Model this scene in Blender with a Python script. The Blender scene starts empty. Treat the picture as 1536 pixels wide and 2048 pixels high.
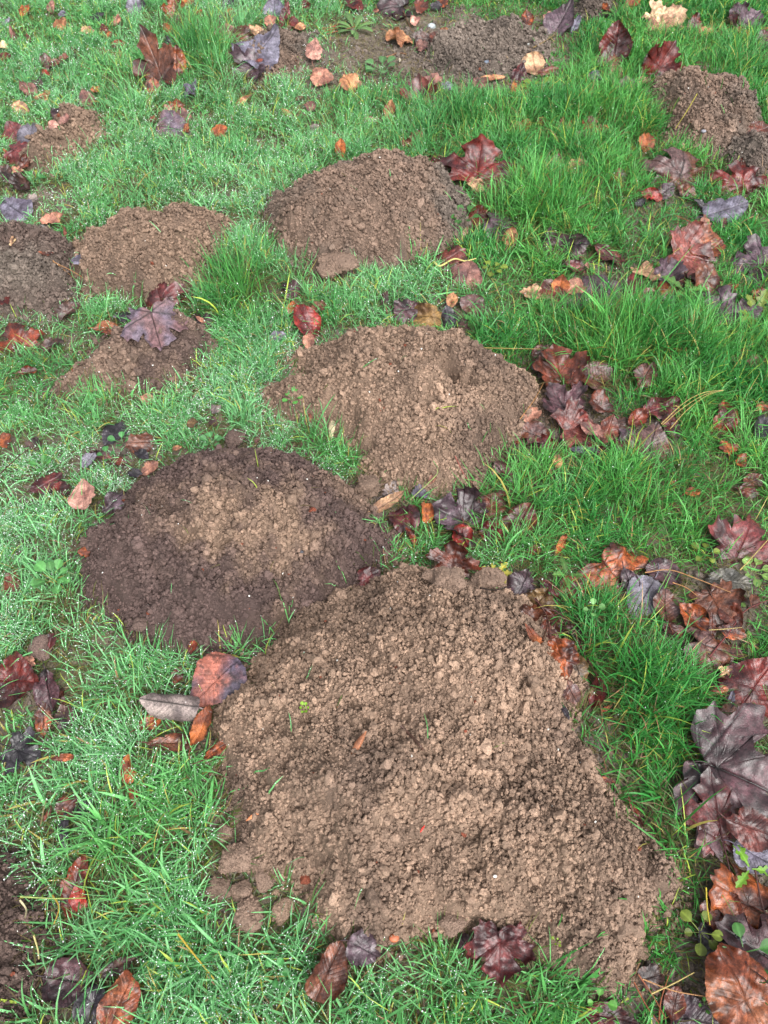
import bpy, math, numpy as np
from mathutils import Matrix, Vector
R = math.radians
rng = np.random.default_rng(7)
sc = bpy.context.scene
# ------------------------------------------------------------------ camera
CAM_H, PITCH, F_PX = 1.35, 55.0, 1607.0          # eye height (m), degrees below the horizon, focal length in photo pixels
cd = bpy.data.cameras.new('camera'); cam = bpy.data.objects.new('camera', cd); sc.collection.objects.link(cam)
cam.location = (0, 0, CAM_H); cam.rotation_euler = (R(90 - PITCH), 0, 0)
cd.sensor_fit = 'VERTICAL'; cd.sensor_height = 24.0; cd.lens = 24.0 * F_PX / 2048
cd.clip_start = 0.05; cd.clip_end = 500
cd.dof.use_dof = True; cd.dof.focus_distance = 1.55; cd.dof.aperture_fstop = 7.0
sc.camera = cam
# ------------------------------------------------------------------ sky, sun, exposure
SUN_EL, SUN_AZ = 52.0, 150.0                     # soft light from behind an even cloud cover
w = bpy.data.worlds.new('World'); sc.world = w; w.use_nodes = True
nt = w.node_tree; bg = nt.nodes['Background']
sky = nt.nodes.new('ShaderNodeTexSky'); sky.sky_type = 'NISHITA'; sky.sun_disc = False
sky.sun_elevation = R(SUN_EL); sky.sun_rotation = R(SUN_AZ); sky.dust_density = 6.0; sky.air_density = 1.0
hs = nt.nodes.new('ShaderNodeHueSaturation'); hs.inputs['Saturation'].default_value = 0.22
nt.links.new(sky.outputs[0], hs.inputs['Color']); nt.links.new(hs.outputs[0], bg.inputs['Color'])
bg.inputs['Strength'].default_value = 0.15
sd = bpy.data.lights.new('sun', 'SUN'); sun = bpy.data.objects.new('sun', sd); sc.collection.objects.link(sun)
sd.energy = 1.4; sd.angle = R(60); sd.color = (1.0, 0.97, 0.93)
sun.rotation_euler = (R(90 - SUN_EL), 0, R(180 - SUN_AZ))
sc.view_settings.view_transform = 'Standard'; sc.view_settings.look = 'None'
sc.view_settings.exposure = 1.03; sc.view_settings.gamma = 1.0
sc.render.engine = 'CYCLES'
sc.cycles.max_bounces = 6; sc.cycles.diffuse_bounces = 3; sc.cycles.glossy_bounces = 2
sc.cycles.transmission_bounces = 4; sc.cycles.transparent_max_bounces = 4
# ------------------------------------------------------------------ from a spot in the photo to a place on the ground
sp_, cp_ = math.sin(R(PITCH)), math.cos(R(PITCH))
def ray(u, v):
    a, b = (np.asarray(u, float) - 768) / F_PX, -(np.asarray(v, float) - 1024) / F_PX
    return a, b * sp_ + cp_, b * cp_ - sp_
def at(u, v, z=0.0):
    dx, dy, dz = ray(u, v); t = (z - CAM_H) / dz
    return dx * t, dy * t
def pix(x, y, z=0.0):
    x, y, z = np.asarray(x, float), np.asarray(y, float), np.asarray(z, float) - CAM_H
    d = y * cp_ - z * sp_; h = y * sp_ + z * cp_
    d = np.maximum(d, 0.05)
    return 768 + F_PX * x / d, 1024 - F_PX * h / d
def depth(u, v): 
    return CAM_H / (-ray(u, v)[2])
# ------------------------------------------------------------------ noise
_T = np.random.default_rng(3).random((256, 256))
def vnoise(x, y):
    xi, yi = np.floor(x).astype(int), np.floor(y).astype(int)
    fx, fy = x - xi, y - yi
    fx, fy = fx * fx * (3 - 2 * fx), fy * fy * (3 - 2 * fy)
    a, b, c, d = _T[xi & 255, yi & 255], _T[(xi + 1) & 255, yi & 255], _T[xi & 255, (yi + 1) & 255], _T[(xi + 1) & 255, (yi + 1) & 255]
    return (a * (1 - fx) + b * fx) * (1 - fy) + (c * (1 - fx) + d * fx) * fy
def fbm(x, y, size, octaves=4, seed=0, gain=0.5):
    s, amp, tot = np.zeros(np.broadcast(x, y).shape), 1.0, 0.0
    for k in range(octaves):
        q = 2 ** k / size
        s = s + amp * vnoise(x * q + 17.3 * seed + 5.1 * k, y * q + 9.7 * seed + 3.3 * k); tot += amp; amp *= gain
    return s / tot
def srgb(r, g, b):
    c = np.array([r, g, b], float) / 255
    return np.where(c < 0.04045, c / 12.92, ((c + 0.055) / 1.055) ** 2.4)
# ------------------------------------------------------------------ meshes
def make(name, V, F, mat, col=None, smooth=True, parent=None):
    V = np.ascontiguousarray(V, dtype=np.float32); F = np.ascontiguousarray(F, dtype=np.int32)
    me = bpy.data.meshes.new(name)
    me.vertices.add(len(V)); me.vertices.foreach_set('co', V.ravel())
    n, k = F.shape
    me.loops.add(n * k); me.loops.foreach_set('vertex_index', F.ravel())
    me.polygons.add(n); me.polygons.foreach_set('loop_start', np.arange(0, n * k, k, dtype=np.int32))
    me.polygons.foreach_set('use_smooth', np.full(n, smooth, dtype=bool))
    if col is not None:
        a = me.color_attributes.new('tint', 'FLOAT_COLOR', 'POINT')
        c = np.ones((len(V), 4), np.float32); c[:, :3] = col
        a.data.foreach_set('color', c.ravel())
    me.update(calc_edges=True); me.materials.append(mat)
    o = bpy.data.objects.new(name, me); sc.collection.objects.link(o)
    if parent is not None: o.parent = parent
    return o
def tag(o, label=None, cat=None, group=None, kind=None):
    if label: o['label'] = label
    if cat: o['category'] = cat
    if group: o['group'] = group
    if kind: o['kind'] = kind
    return o
def grid_faces(nr, nc, wrap=False):
    i, j = np.meshgrid(np.arange(nr - 1), np.arange(nc if wrap else nc - 1), indexing='ij')
    i, j = i.ravel(), j.ravel(); j2 = (j + 1) % nc
    return np.stack([i * nc + j, i * nc + j2, (i + 1) * nc + j2, (i + 1) * nc + j], 1)
# ------------------------------------------------------------------ materials
def mat_tint(name, rough, bump_size, bump, var=0.25, var_size=300.0, spec=0.5, coat=0.0, transl=0.0, rough_var=0.0, coat_rough=0.15, cells=0.0):
    m = bpy.data.materials.new(name); m.use_nodes = True; t = m.node_tree; N, Lk = t.nodes, t.links
    b = N['Principled BSDF']
    a = N.new('ShaderNodeAttribute'); a.attribute_name = 'tint'
    g = N.new('ShaderNodeNewGeometry')
    n1 = N.new('ShaderNodeTexNoise'); n1.inputs['Scale'].default_value = var_size; n1.inputs['Detail'].default_value = 3
    Lk.new(g.outputs['Position'], n1.inputs['Vector'])
    mr = N.new('ShaderNodeMapRange'); mr.inputs[1].default_value = 0.3; mr.inputs[2].default_value = 0.7
    mr.inputs[3].default_value = 1 - var; mr.inputs[4].default_value = 1 + var
    Lk.new(n1.outputs[0], mr.inputs[0])
    mul = N.new('ShaderNodeVectorMath'); mul.operation = 'SCALE'
    Lk.new(a.outputs['Color'], mul.inputs[0]); Lk.new(mr.outputs[0], mul.inputs['Scale'])
    Lk.new(mul.outputs[0], b.inputs['Base Color'])
    b.inputs['Roughness'].default_value = rough; b.inputs['Specular IOR Level'].default_value = spec
    b.inputs['Coat Weight'].default_value = coat; b.inputs['Coat Roughness'].default_value = coat_rough
    if rough_var:
        m2 = N.new('ShaderNodeMapRange'); m2.inputs[1].default_value = 0.35; m2.inputs[2].default_value = 0.65
        m2.inputs[3].default_value = rough - rough_var; m2.inputs[4].default_value = rough + rough_var
        n2 = N.new('ShaderNodeTexNoise'); n2.inputs['Scale'].default_value = 90; n2.inputs['Detail'].default_value = 4
        Lk.new(g.outputs['Position'], n2.inputs['Vector']); Lk.new(n2.outputs[0], m2.inputs[0]); Lk.new(m2.outputs[0], b.inputs['Roughness'])
    if cells:      # fine network of small veins and old blotches
        vo = N.new('ShaderNodeTexVoronoi'); vo.feature = 'DISTANCE_TO_EDGE'; vo.inputs['Scale'].default_value = cells
        Lk.new(g.outputs['Position'], vo.inputs['Vector'])
        c1_ = N.new('ShaderNodeMapRange'); c1_.inputs[1].default_value = 0.0; c1_.inputs[2].default_value = 0.16; c1_.inputs[3].default_value = 0.62; c1_.inputs[4].default_value = 1.0
        Lk.new(vo.outputs['Distance'], c1_.inputs[0])
        n3 = N.new('ShaderNodeTexNoise'); n3.inputs['Scale'].default_value = 70; n3.inputs['Detail'].default_value = 5; n3.inputs['Roughness'].default_value = 0.65
        Lk.new(g.outputs['Position'], n3.inputs['Vector'])
        c2_ = N.new('ShaderNodeMapRange'); c2_.inputs[1].default_value = 0.38; c2_.inputs[2].default_value = 0.62; c2_.inputs[3].default_value = 0.55; c2_.inputs[4].default_value = 1.35
        Lk.new(n3.outputs[0], c2_.inputs[0])
        pr = N.new('ShaderNodeMath'); pr.operation = 'MULTIPLY'; Lk.new(c1_.outputs[0], pr.inputs[0]); Lk.new(c2_.outputs[0], pr.inputs[1])
        m3 = N.new('ShaderNodeVectorMath'); m3.operation = 'SCALE'; Lk.new(mul.outputs[0], m3.inputs[0]); Lk.new(pr.outputs[0], m3.inputs['Scale'])
        Lk.new(m3.outputs[0], b.inputs['Base Color'])
    if bump:
        nb = N.new('ShaderNodeTexNoise'); nb.inputs['Scale'].default_value = bump_size; nb.inputs['Detail'].default_value = 4
        Lk.new(g.outputs['Position'], nb.inputs['Vector'])
        bp = N.new('ShaderNodeBump'); bp.inputs['Strength'].default_value = bump; bp.inputs['Distance'].default_value = 0.001
        Lk.new(nb.outputs[0], bp.inputs['Height']); Lk.new(bp.outputs[0], b.inputs['Normal'])
    if transl:
        tr = N.new('ShaderNodeBsdfTranslucent'); mx = N.new('ShaderNodeMixShader'); mx.inputs[0].default_value = transl
        Lk.new(mul.outputs[0], tr.inputs['Color']); Lk.new(b.outputs[0], mx.inputs[1]); Lk.new(tr.outputs[0], mx.inputs[2])
        Lk.new(mx.outputs[0], N['Material Output'].inputs['Surface'])
    return m
M_SOIL = mat_tint('crumbly_soil', 0.85, 700, 0.9, var=0.30, var_size=450, spec=0.25)
M_GROUND = mat_tint('damp_ground', 0.75, 500, 0.8, var=0.45, var_size=220, spec=0.3)
M_LEAF = mat_tint('wet_leaf', 0.40, 420, 0.7, var=0.35, var_size=240, spec=0.42, coat=0.14, rough_var=0.18, coat_rough=0.22, cells=330)
M_DRY = mat_tint('matte_leaf', 0.6, 400, 0.7, var=0.22, var_size=350, spec=0.4, cells=380)
M_GRASS = mat_tint('grass_blade', 0.42, 500, 0.0, var=0.2, var_size=160, spec=0.32, transl=0.16)
M_GREEN = mat_tint('weed_leaf', 0.45, 500, 0.3, var=0.15, var_size=200, spec=0.4, transl=0.25)
M_STALK = mat_tint('stalk', 0.45, 800, 0.2, var=0.2, var_size=300, spec=0.4)
M_STONE = mat_tint('pebble_stone', 0.6, 600, 0.4, var=0.2, var_size=200)
def mat_dew():
    m = bpy.data.materials.new('dew_drop'); m.use_nodes = True; b = m.node_tree.nodes['Principled BSDF']
    b.inputs['Base Color'].default_value = (0.95, 0.98, 1, 1); b.inputs['Roughness'].default_value = 0.08  # whitish body colour stands in for sky light glinting in clear drops
    b.inputs['IOR'].default_value = 1.33; b.inputs['Transmission Weight'].default_value = 0.25
    return m
M_DEW = mat_dew()
# ------------------------------------------------------------------ the ground sheet
def und(x, y):
    f = np.clip(1.6 - np.abs(x) / 2.5, 0, 1) * np.clip((5 - y) / 2, 0, 1)
    return (fbm(x, y, 0.55, 3, 2) - 0.5) * 0.03 * f
xs = np.concatenate([[-80, -40, -20, -10, -6, -4], np.arange(-3, 3.001, 0.02), [4, 6, 10, 20, 40, 80]])
ys = np.concatenate([[-80, -40, -20, -10, -5, -2.5], np.arange(-1, 5.001, 0.02), [6, 8, 12, 20, 40, 80]])
gx, gy = np.meshgrid(xs, ys)
gz = und(gx, gy) + (fbm(gx, gy, 0.05, 3, 5) - 0.5) * 0.012
gcol = srgb(94, 84, 76)[None, None] * (0.7 + 0.6 * fbm(gx, gy, 0.2, 4, 8))[..., None]
moss = np.clip(fbm(gx, gy, 0.25, 4, 11) * 3 - 1.45, 0, 1)[..., None] * 0.5
gcol = gcol * (1 - moss) + srgb(88, 92, 40) * moss
far = ((np.abs(gx) > 3) | (gy > 5) | (gy < -1))[..., None]
gcol = np.where(far, srgb(70, 110, 50), gcol)
g = make('ground', np.stack([gx, gy, gz], -1).reshape(-1, 3), grid_faces(len(ys), len(xs)), M_GROUND, gcol.reshape(-1, 3))
tag(g, kind='structure')
# ------------------------------------------------------------------ rasters over the ground (5 mm cells): height, soil, cover
X0, Y0, CELL = -2.6, -0.6, 0.005
NX, NY = int(5.2 / CELL), int(5.2 / CELL)
cx, cy = np.meshgrid(X0 + (np.arange(NX) + .5) * CELL, Y0 + (np.arange(NY) + .5) * CELL)
HGT = und(cx, cy); SOIL = np.zeros_like(HGT); KEEP = np.ones_like(HGT)
def cell(x, y):
    return np.clip(((np.asarray(y) - Y0) / CELL).astype(int), 0, NY - 1), np.clip(((np.asarray(x) - X0) / CELL).astype(int), 0, NX - 1)
def zat(x, y):
    return HGT[cell(x, y)]
def place(u, v, lift=0.0):
    """the point of the real surface (mounds and all) seen at u, v"""
    z = 0.0
    for _ in range(12):
        x, y = at(u, v, z); z = 0.5 * z + 0.5 * (float(zat(x, y)) + lift)
    return np.array([float(x), float(y), z])
def poly_dist(P, x, y):
    """distance to a closed outline, positive inside"""
    d = np.full(x.shape, 9.0); ins = np.zeros(x.shape, bool)
    for (ax, ay), (bx, by) in zip(P, np.roll(P, -1, 0)):
        ex, ey = bx - ax, by - ay; L2 = ex * ex + ey * ey + 1e-12
        t = np.clip(((x - ax) * ex + (y - ay) * ey) / L2, 0, 1)
        d = np.minimum(d, np.hypot(x - ax - t * ex, y - ay - t * ey))
        c = ((ay > y) != (by > y)) & (x < ex * (y - ay) / (ey + 1e-15) + ax)
        ins ^= c
    return np.where(ins, d, -d)
def blur(a, r, n=3):
    for _ in range(n):
        for ax in (0, 1):
            p = [(0, 0), (0, 0)]; p[ax] = (r + 1, r)
            c = np.cumsum(np.pad(a, p), ax)
            a = (np.take(c, np.arange(2 * r + 1, c.shape[ax]), ax) - np.take(c, np.arange(0, c.shape[ax] - 2 * r - 1), ax)) / (2 * r + 1)
    return a
# lumpy crumb shapes
def ico(sub):
    import bmesh
    bm = bmesh.new(); bmesh.ops.create_icosphere(bm, subdivisions=sub, radius=1)
    V = np.array([v.co[:] for v in bm.verts]); F = np.array([[v.index for v in f.verts] for f in bm.faces]); bm.free()
    return V, F
ICO = {k: ico(k) for k in (1, 2, 3, 5)}
def lumpy(sub, seed, amp=0.35, freq=2.2, n=7):
    r = np.random.default_rng(seed); V, F = ICO[sub]
    d = np.zeros(len(V))
    for _ in range(n):
        k = r.normal(size=3); k /= np.linalg.norm(k)
        d += np.sin((V @ k) * freq * r.uniform(0.7, 2.2) + r.uniform(0, 6.3))
    V = V * (1 + amp * d / math.sqrt(n))[:, None]
    return V * r.uniform(0.75, 1.2, 3), F
CR = {1: [lumpy(1, s, 0.30, 2.5) for s in range(16)], 2: [lumpy(2, 50 + s, 0.30, 3.8) for s in range(16)]}
def rot_many(n, r):
    q = r.normal(size=(n, 4)); q /= np.linalg.norm(q, axis=1)[:, None]; a, b, c, d = q.T
    return np.stack([1 - 2 * (c * c + d * d), 2 * (b * c - a * d), 2 * (b * d + a * c),
                     2 * (b * c + a * d), 1 - 2 * (b * b + d * d), 2 * (c * d - a * b),
                     2 * (b * d - a * c), 2 * (c * d + a * b), 1 - 2 * (b * b + c * c)], 1).reshape(n, 3, 3)
def crumbs(P, rad, col, r):
    """many crumbs as one set of vertices, faces and tints"""
    Vs, Fs, Cs, off = [], [], [], 0
    for sub, pick in ((1, rad < 0.0022), (2, rad >= 0.0022)):
        idx = np.nonzero(pick)[0]
        for t, (TV, TF) in enumerate(CR[sub]):
            k = idx[t::16]
            if not len(k): continue
            M = rot_many(len(k), r)
            V = np.einsum('nij,vj->nvi', M, TV) * rad[k][:, None, None] + P[k][:, None]
            Vs.append(V.reshape(-1, 3)); Fs.append((TF[None] + (np.arange(len(k)) * len(TV))[:, None, None]).reshape(-1, 3) + off)
            Cs.append(np.repeat(col[k], len(TV), 0)); off += V.shape[0] * V.shape[1]
    return np.concatenate(Vs), np.concatenate(Fs), np.concatenate(Cs)
TAN, BRN, DRK, GRY = (srgb(*c) * 0.60 for c in ((168, 141, 121), (144, 121, 106), (108, 90, 83), (136, 123, 113)))
def soil_color(x, y, base, other, seed, patches, n_like):
    f = np.clip((fbm(x, y, 0.11, 4, seed) - 0.5) * 2.6 + 0.30, 0, 1)
    u, v = pix(x, y, n_like); u = u + (fbm(x, y, .035, 3, seed + 21) - .5) * 190; v = v + (fbm(x, y, .03, 3, seed + 22) - .5) * 150
    for (pu, pv, ru, rv, a) in patches:
        f = np.clip(f + a * np.exp(-((u - pu) / ru) ** 2 - ((v - pv) / rv) ** 2), 0, 1)
    return base * (1 - f[..., None]) + other * f[..., None]
mound_d = []
def mound(name, outline, H, label, base, other, seed, lean=0.3, bumps=(), patches=(), step=0.004, dens=40000, rim=0.06, rsz=1.0, lump=1.0, jag=1.3):
    P = np.array(outline, float); vc, vmin = P[:, 1].mean(), P[:, 1].min()
    lift = lean * H * np.clip((vc - P[:, 1]) / (vc - vmin + 1), 0, 1)
    P = np.stack(at(P[:, 0], P[:, 1], lift), 1)
    lo, hi = P.min(0) - 0.06, P.max(0) + 0.06
    ax, ay = np.arange(lo[0], hi[0], step), np.arange(lo[1], hi[1], step)
    x, y = np.meshgrid(ax, ay)
    d = poly_dist(P, x, y) + ((fbm(x, y, 0.05, 3, seed) - 0.5) * 0.030 + (fbm(x, y, 0.015, 2, seed + 3) - 0.5) * 0.016) * jag + 0.005
    Rr = d.max() * 0.80
    t = np.clip(d / Rr, 0, 1)
    h = H * (1 - (1 - t) ** 2.4)
    h = blur(h, int(0.012 / step)) + (np.clip(d / 0.015, 0, 1)) * 0.006
    r = np.random.default_rng(seed)
    for (bu, bv, br, ba) in bumps:
        bx, by = at(bu, bv, H * 0.6)
        h += 1.5 * ba * np.exp(-((x - bx) ** 2 + (y - by) ** 2) / br ** 2) * np.clip(d / 0.03, 0, 1)
    m = np.clip(d / 0.03, 0.15, 1)
    h += m * ((fbm(x, y, 0.10, 3, seed + 1) - 0.5) * 0.058 + (fbm(x, y, 0.03, 3, seed + 2) - 0.5) * 0.020 + (fbm(x, y, 0.013, 2, seed + 7) - 0.5) * 0.011 - 0.014 * np.clip(fbm(x, y, 0.011, 2, seed + 12) - 0.60, 0, 1) * 4 * 0.6) * lump
    # hard lumps of stuck soil
    for _ in range(int(lump * 520 * (hi - lo).prod())):
        lx, ly, lr = r.uniform(lo[0], hi[0]), r.uniform(lo[1], hi[1]), 0.006 + 0.018 * r.random() ** 2.8
        i0, i1 = np.searchsorted(ax, [lx - lr, lx + lr]); j0, j1 = np.searchsorted(ay, [ly - lr, ly + lr])
        if i1 <= i0 or j1 <= j0: continue
        sx, sy = x[j0:j1, i0:i1], y[j0:j1, i0:i1]
        q = np.clip(1 - ((sx - lx) ** 2 + (sy - ly) ** 2) / lr ** 2, 0, 1)
        h[j0:j1, i0:i1] += np.sqrt(q) * lr * 0.62 * np.clip(d[j0:j1, i0:i1] / 0.01, 0, 1)
    z = h + und(x, y)
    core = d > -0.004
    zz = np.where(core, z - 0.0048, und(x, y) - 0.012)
    F = grid_faces(len(ay), len(ax)); ok = core.ravel()
    F = F[ok[F].any(1)]
    used = np.unique(F); remap = np.full(x.size, -1); remap[used] = np.arange(len(used)); F = remap[F]
    colr = soil_color(x, y, base, other, seed, patches, H * .8) * (0.50 + 0.4 * fbm(x, y, 0.02, 3, seed + 14))[..., None]  # core coloured darker: moist inner soil plus painted shade in the gaps between crumbs
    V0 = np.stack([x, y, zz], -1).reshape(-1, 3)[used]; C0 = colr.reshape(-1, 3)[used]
    F0 = np.concatenate([F[:, [0, 1, 2]], F[:, [0, 2, 3]]])
    # loose crumbs lying all over it
    n = int(1.75 * dens * (hi - lo).prod())
    px, py = r.uniform(lo[0], hi[0], n), r.uniform(lo[1], hi[1], n)
    i, j = np.clip(((py - lo[1]) / step).astype(int), 0, len(ay) - 1), np.clip(((px - lo[0]) / step).astype(int), 0, len(ax) - 1)
    dd = d[i, j]; k = (dd > 0) | (r.random(n) < np.clip(1 + dd / rim, 0, 1) ** 2.2 * 0.55)
    px, py, i, j, dd = px[k], py[k], i[k], j[k], dd[k]
    clump = fbm(px, py, 0.022, 2, seed + 9)
    rad = (0.0013 + 0.0030 * r.random(len(px)) ** 1.4 + 0.0065 * (r.random(len(px)) ** 45)) * (0.58 + 0.66 * clump) * (0.55 + 0.75 * fbm(px, py, 0.11, 3, seed + 31)) * rsz
    zb = np.where(dd > -0.004, z[i, j], und(px, py) + 0.004)
    pz = zb + rad * r.uniform(-0.9, 0.8, len(px)) + (clump - 0.5) * 0.009
    col = soil_color(px, py, base, other, seed, patches, H * .8) * (r.uniform(0.68, 1.28, len(px)) * (0.68 + 0.64 * fbm(px, py, 0.02, 3, seed + 14)))[:, None]
    col = np.clip(col, 0.02, 0.6)
    s = r.random(len(px)); col[s < 0.0012] = (0.65, 0.64, 0.6); col[(s > 0.0012) & (s < 0.0028)] = srgb(128, 70, 52) * .7
    rad = np.where(s < 0.0012, np.minimum(rad, 0.0018), rad)
    V1, F1, C1 = crumbs(np.stack([px, py, pz], 1), rad, col, r)
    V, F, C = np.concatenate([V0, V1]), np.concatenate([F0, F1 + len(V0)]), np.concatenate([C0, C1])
    c = V0.mean(0); c[2] = 0
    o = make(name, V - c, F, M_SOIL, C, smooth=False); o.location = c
    tag(o, label, 'molehill', 'molehills in the lawn')
    a, b = cell(x, y); inner = d > 0
    np.maximum.at(HGT, (a[inner], b[inner]), z[inner])
    np.maximum.at(SOIL, (a, b), np.clip((d + 0.005) / 0.012, 0, 1))
    # close pinholes of the coarser grids
    return o
mound('soil_mound', [(545,1300),(590,1240),(670,1185),(735,1162),(800,1150),(870,1155),(950,1170),(1020,1195),(1075,1230),(1115,1285),(1145,1335),(1178,1378),(1195,1400),(1150,1440),(1150,1475),(1190,1540),(1230,1600),(1290,1660),(1320,1700),(1345,1760),(1352,1800),(1305,1860),(1285,1900),(1275,1960),(1235,2000),(1180,2005),(1130,1960),(1080,1915),(1040,1895),(960,1870),(880,1875),(800,1895),(720,1890),(640,1875),(618,1830),(600,1790),(560,1760),(500,1735),(470,1690),(470,1650),(455,1560),(445,1500),(430,1440),(450,1400),(490,1350)],
      0.135, 'largest tan brown crumbly molehill in front with a stepped lumpy lower slope', TAN, BRN * 0.85, 1, lean=0.05,
      bumps=[(900,1270,.10,.015),(700,1460,.09,.014),(880,1390,.06,.012),(800,1600,.06,.018),(680,1560,.05,.012),(960,1590,.05,.012),(1120,1640,.06,.022),(1000,1740,.05,.016),(1210,1790,.05,.016),(1180,1900,.06,.02),(760,1780,.06,.014),(900,1510,.09,-.012),(1050,1560,.06,-.012),(830,1700,.05,-.010)],
      patches=[(700,1700,220,90,.45),(1150,1500,60,90,.4),(850,1250,180,60,-.2),(900,1450,200,120,-.25),(720,1230,120,30,.4),(1120,1850,150,80,.35),(600,1560,60,60,.5)], step=0.0035, dens=52000)
mound('soil_mound', [(165,1090),(200,1060),(220,1020),(280,950),(360,915),(440,890),(475,875),(540,890),(600,910),(660,940),(720,990),(745,1040),(785,1080),(780,1115),(735,1140),(700,1180),(650,1215),(600,1240),(560,1280),(510,1305),(440,1315),(380,1322),(340,1300),(280,1275),(250,1245),(170,1210),(162,1150)],
      0.13, 'dark purplish brown molehill with an ochre patch on its top', DRK * 0.92 * np.array([1, .98, 1.04]), TAN * 0.9, 2, lean=0.45,
      bumps=[(480,1010,.09,.022),(540,1080,.05,.018),(430,1080,.06,.010),(640,1000,.07,.01),(600,1170,.05,.008)],
      patches=[(470,1100,900,900,-.5),(440,1060,95,55,1.0),(560,1090,75,60,.85),(450,960,60,25,.25),(300,1010,40,40,.3)], step=0.0035, dens=52000, lump=1.3)
mound('soil_mound', [(590,705),(640,680),(700,650),(780,635),(850,640),(920,660),(970,690),(1030,740),(1080,775),(1088,830),(1050,870),(1000,900),(985,960),(940,1000),(880,1015),(810,995),(760,960),(700,910),(650,880),(600,850),(535,825),(522,795),(560,775),(600,765)],
      0.11, 'middle tan molehill with a small round pit near its top', TAN * 0.97, BRN * 0.8, 3, lean=0.5,
      bumps=[(893,768,.021,-.075),(905,742,.016,.02),(930,780,.02,-.018),(835,790,.022,.014),(840,730,.03,.02),(860,790,.025,.012),(960,800,.05,.010),(700,720,.05,.008),(740,800,.06,.008)],
      patches=[(980,720,80,50,.5),(1000,830,60,60,.4),(860,900,80,60,-.2)], step=0.0035, dens=48000)
mound('soil_mound', [(535,420),(560,390),(620,360),(660,330),(720,305),(790,305),(850,320),(900,350),(935,400),(950,440),(930,475),(900,500),(850,520),(780,535),(700,555),(640,550),(560,520),(540,480)],
      0.115, 'rounded grey brown molehill standing behind the pitted one', BRN, GRY * 0.75, 4, lean=0.65,
      bumps=[(760,340,.07,.012)], patches=[(900,420,60,100,.6),(700,370,110,60,-.45),(600,500,80,40,.3)], step=0.004, dens=40000, rsz=1.12, lump=1.2)
mound('soil_mound', [(150,495),(180,465),(220,440),(290,420),(380,405),(450,422),(462,460),(440,500),(420,560),(390,595),(330,612),(230,612),(170,590),(150,550)],
      0.10, 'reddish tan molehill beside the tall dark green grass tuft', TAN * 0.85, BRN * 0.8, 5, lean=0.6, patches=[(250,500,100,60,-.2)], step=0.004, dens=40000, rsz=1.1, lump=1.2)
mound('soil_mound', [(-70,470),(0,458),(60,452),(125,468),(152,505),(148,560),(160,600),(90,640),(0,645),(-80,640)],
      0.08, 'dull grey brown molehill touching the reddish tan one', GRY * 0.85, DRK, 6, lean=0.5, step=0.004, dens=40000, rsz=1.1, lump=1.2)
mound('soil_mound', [(110,782),(160,750),(190,700),(250,655),(310,632),(380,632),(420,650),(427,690),(400,730),(360,770),(310,792),(240,790),(170,788)],
      0.075, 'small brown molehill under a large lobed purple leaf', BRN, DRK, 7, lean=0.5, patches=[(350,700,80,70,.7),(220,730,80,40,-.4)], step=0.004, dens=44000, lump=1.1)
mound('soil_mound', [(45,345),(70,310),(105,265),(150,235),(200,232),(205,262),(170,300),(130,335),(90,355)],
      0.06, 'small narrow tan molehill beside plum coloured wet leaves', TAN * 0.85, BRN * 0.8, 8, lean=0.5, step=0.005, dens=34000, rsz=1.3, lump=1.4)
mound('soil_mound', [(1280,175),(1320,145),(1400,140),(1455,165),(1500,205),(1520,250),(1515,290),(1440,318),(1360,302),(1325,285),(1335,245),(1295,210)],
      0.085, 'grey tan molehill in thick green grass with a red leaf behind', BRN * 1.05, GRY * 0.75, 9, lean=0.6, step=0.005, dens=34000, rsz=1.25, lump=1.2)
mound('soil_mound', [(1420,300),(1470,285),(1540,280),(1600,310),(1590,360),(1510,362),(1450,340)],
      0.04, 'low grey heap of soil spilled below the grey tan molehill', GRY * 0.8, DRK, 10, lean=0.4, step=0.005, dens=34000, rsz=1.25)
mound('soil_mound', [(855,105),(890,62),(950,42),(1010,45),(1060,62),(1095,90),(1095,130),(1010,158),(930,160),(870,140)],
      0.03, 'low flattened dark molehill on bare mossy ground at the rear', GRY * 1.0, GRY * 0.75, 11, lean=0.4, step=0.005, dens=30000, rsz=1.3, lump=1.7)
mound('soil_mound', [(-80,1715),(0,1722),(60,1735),(88,1800),(98,1860),(72,1930),(80,1990),(60,2060),(30,2110),(-90,2110)],
      0.08, 'very dark molehill cut off by the near corner beside torn moss', DRK * 0.9, DRK * 0.7, 12, lean=0.2, step=0.0035, dens=48000)
mound('soil_mound', [(1140,22),(1165,0),(1200,-6),(1222,12),(1222,36),(1180,48),(1145,42)],
      0.03, 'tiny dark soil heap at the far edge beyond the streaked leaf', GRY * 0.6, DRK * 0.7, 13, lean=0.3, step=0.005, dens=26000, rsz=1.4)
mound('soil_mound', [(470,110),(510,80),(570,62),(610,72),(610,110),(575,140),(520,160),(480,150)],
      0.025, 'low reddish soil patch beneath the big slate purple leaf', BRN * 0.9, GRY * 0.7, 14, lean=0.2, step=0.005, dens=26000, rsz=1.3)
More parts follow.
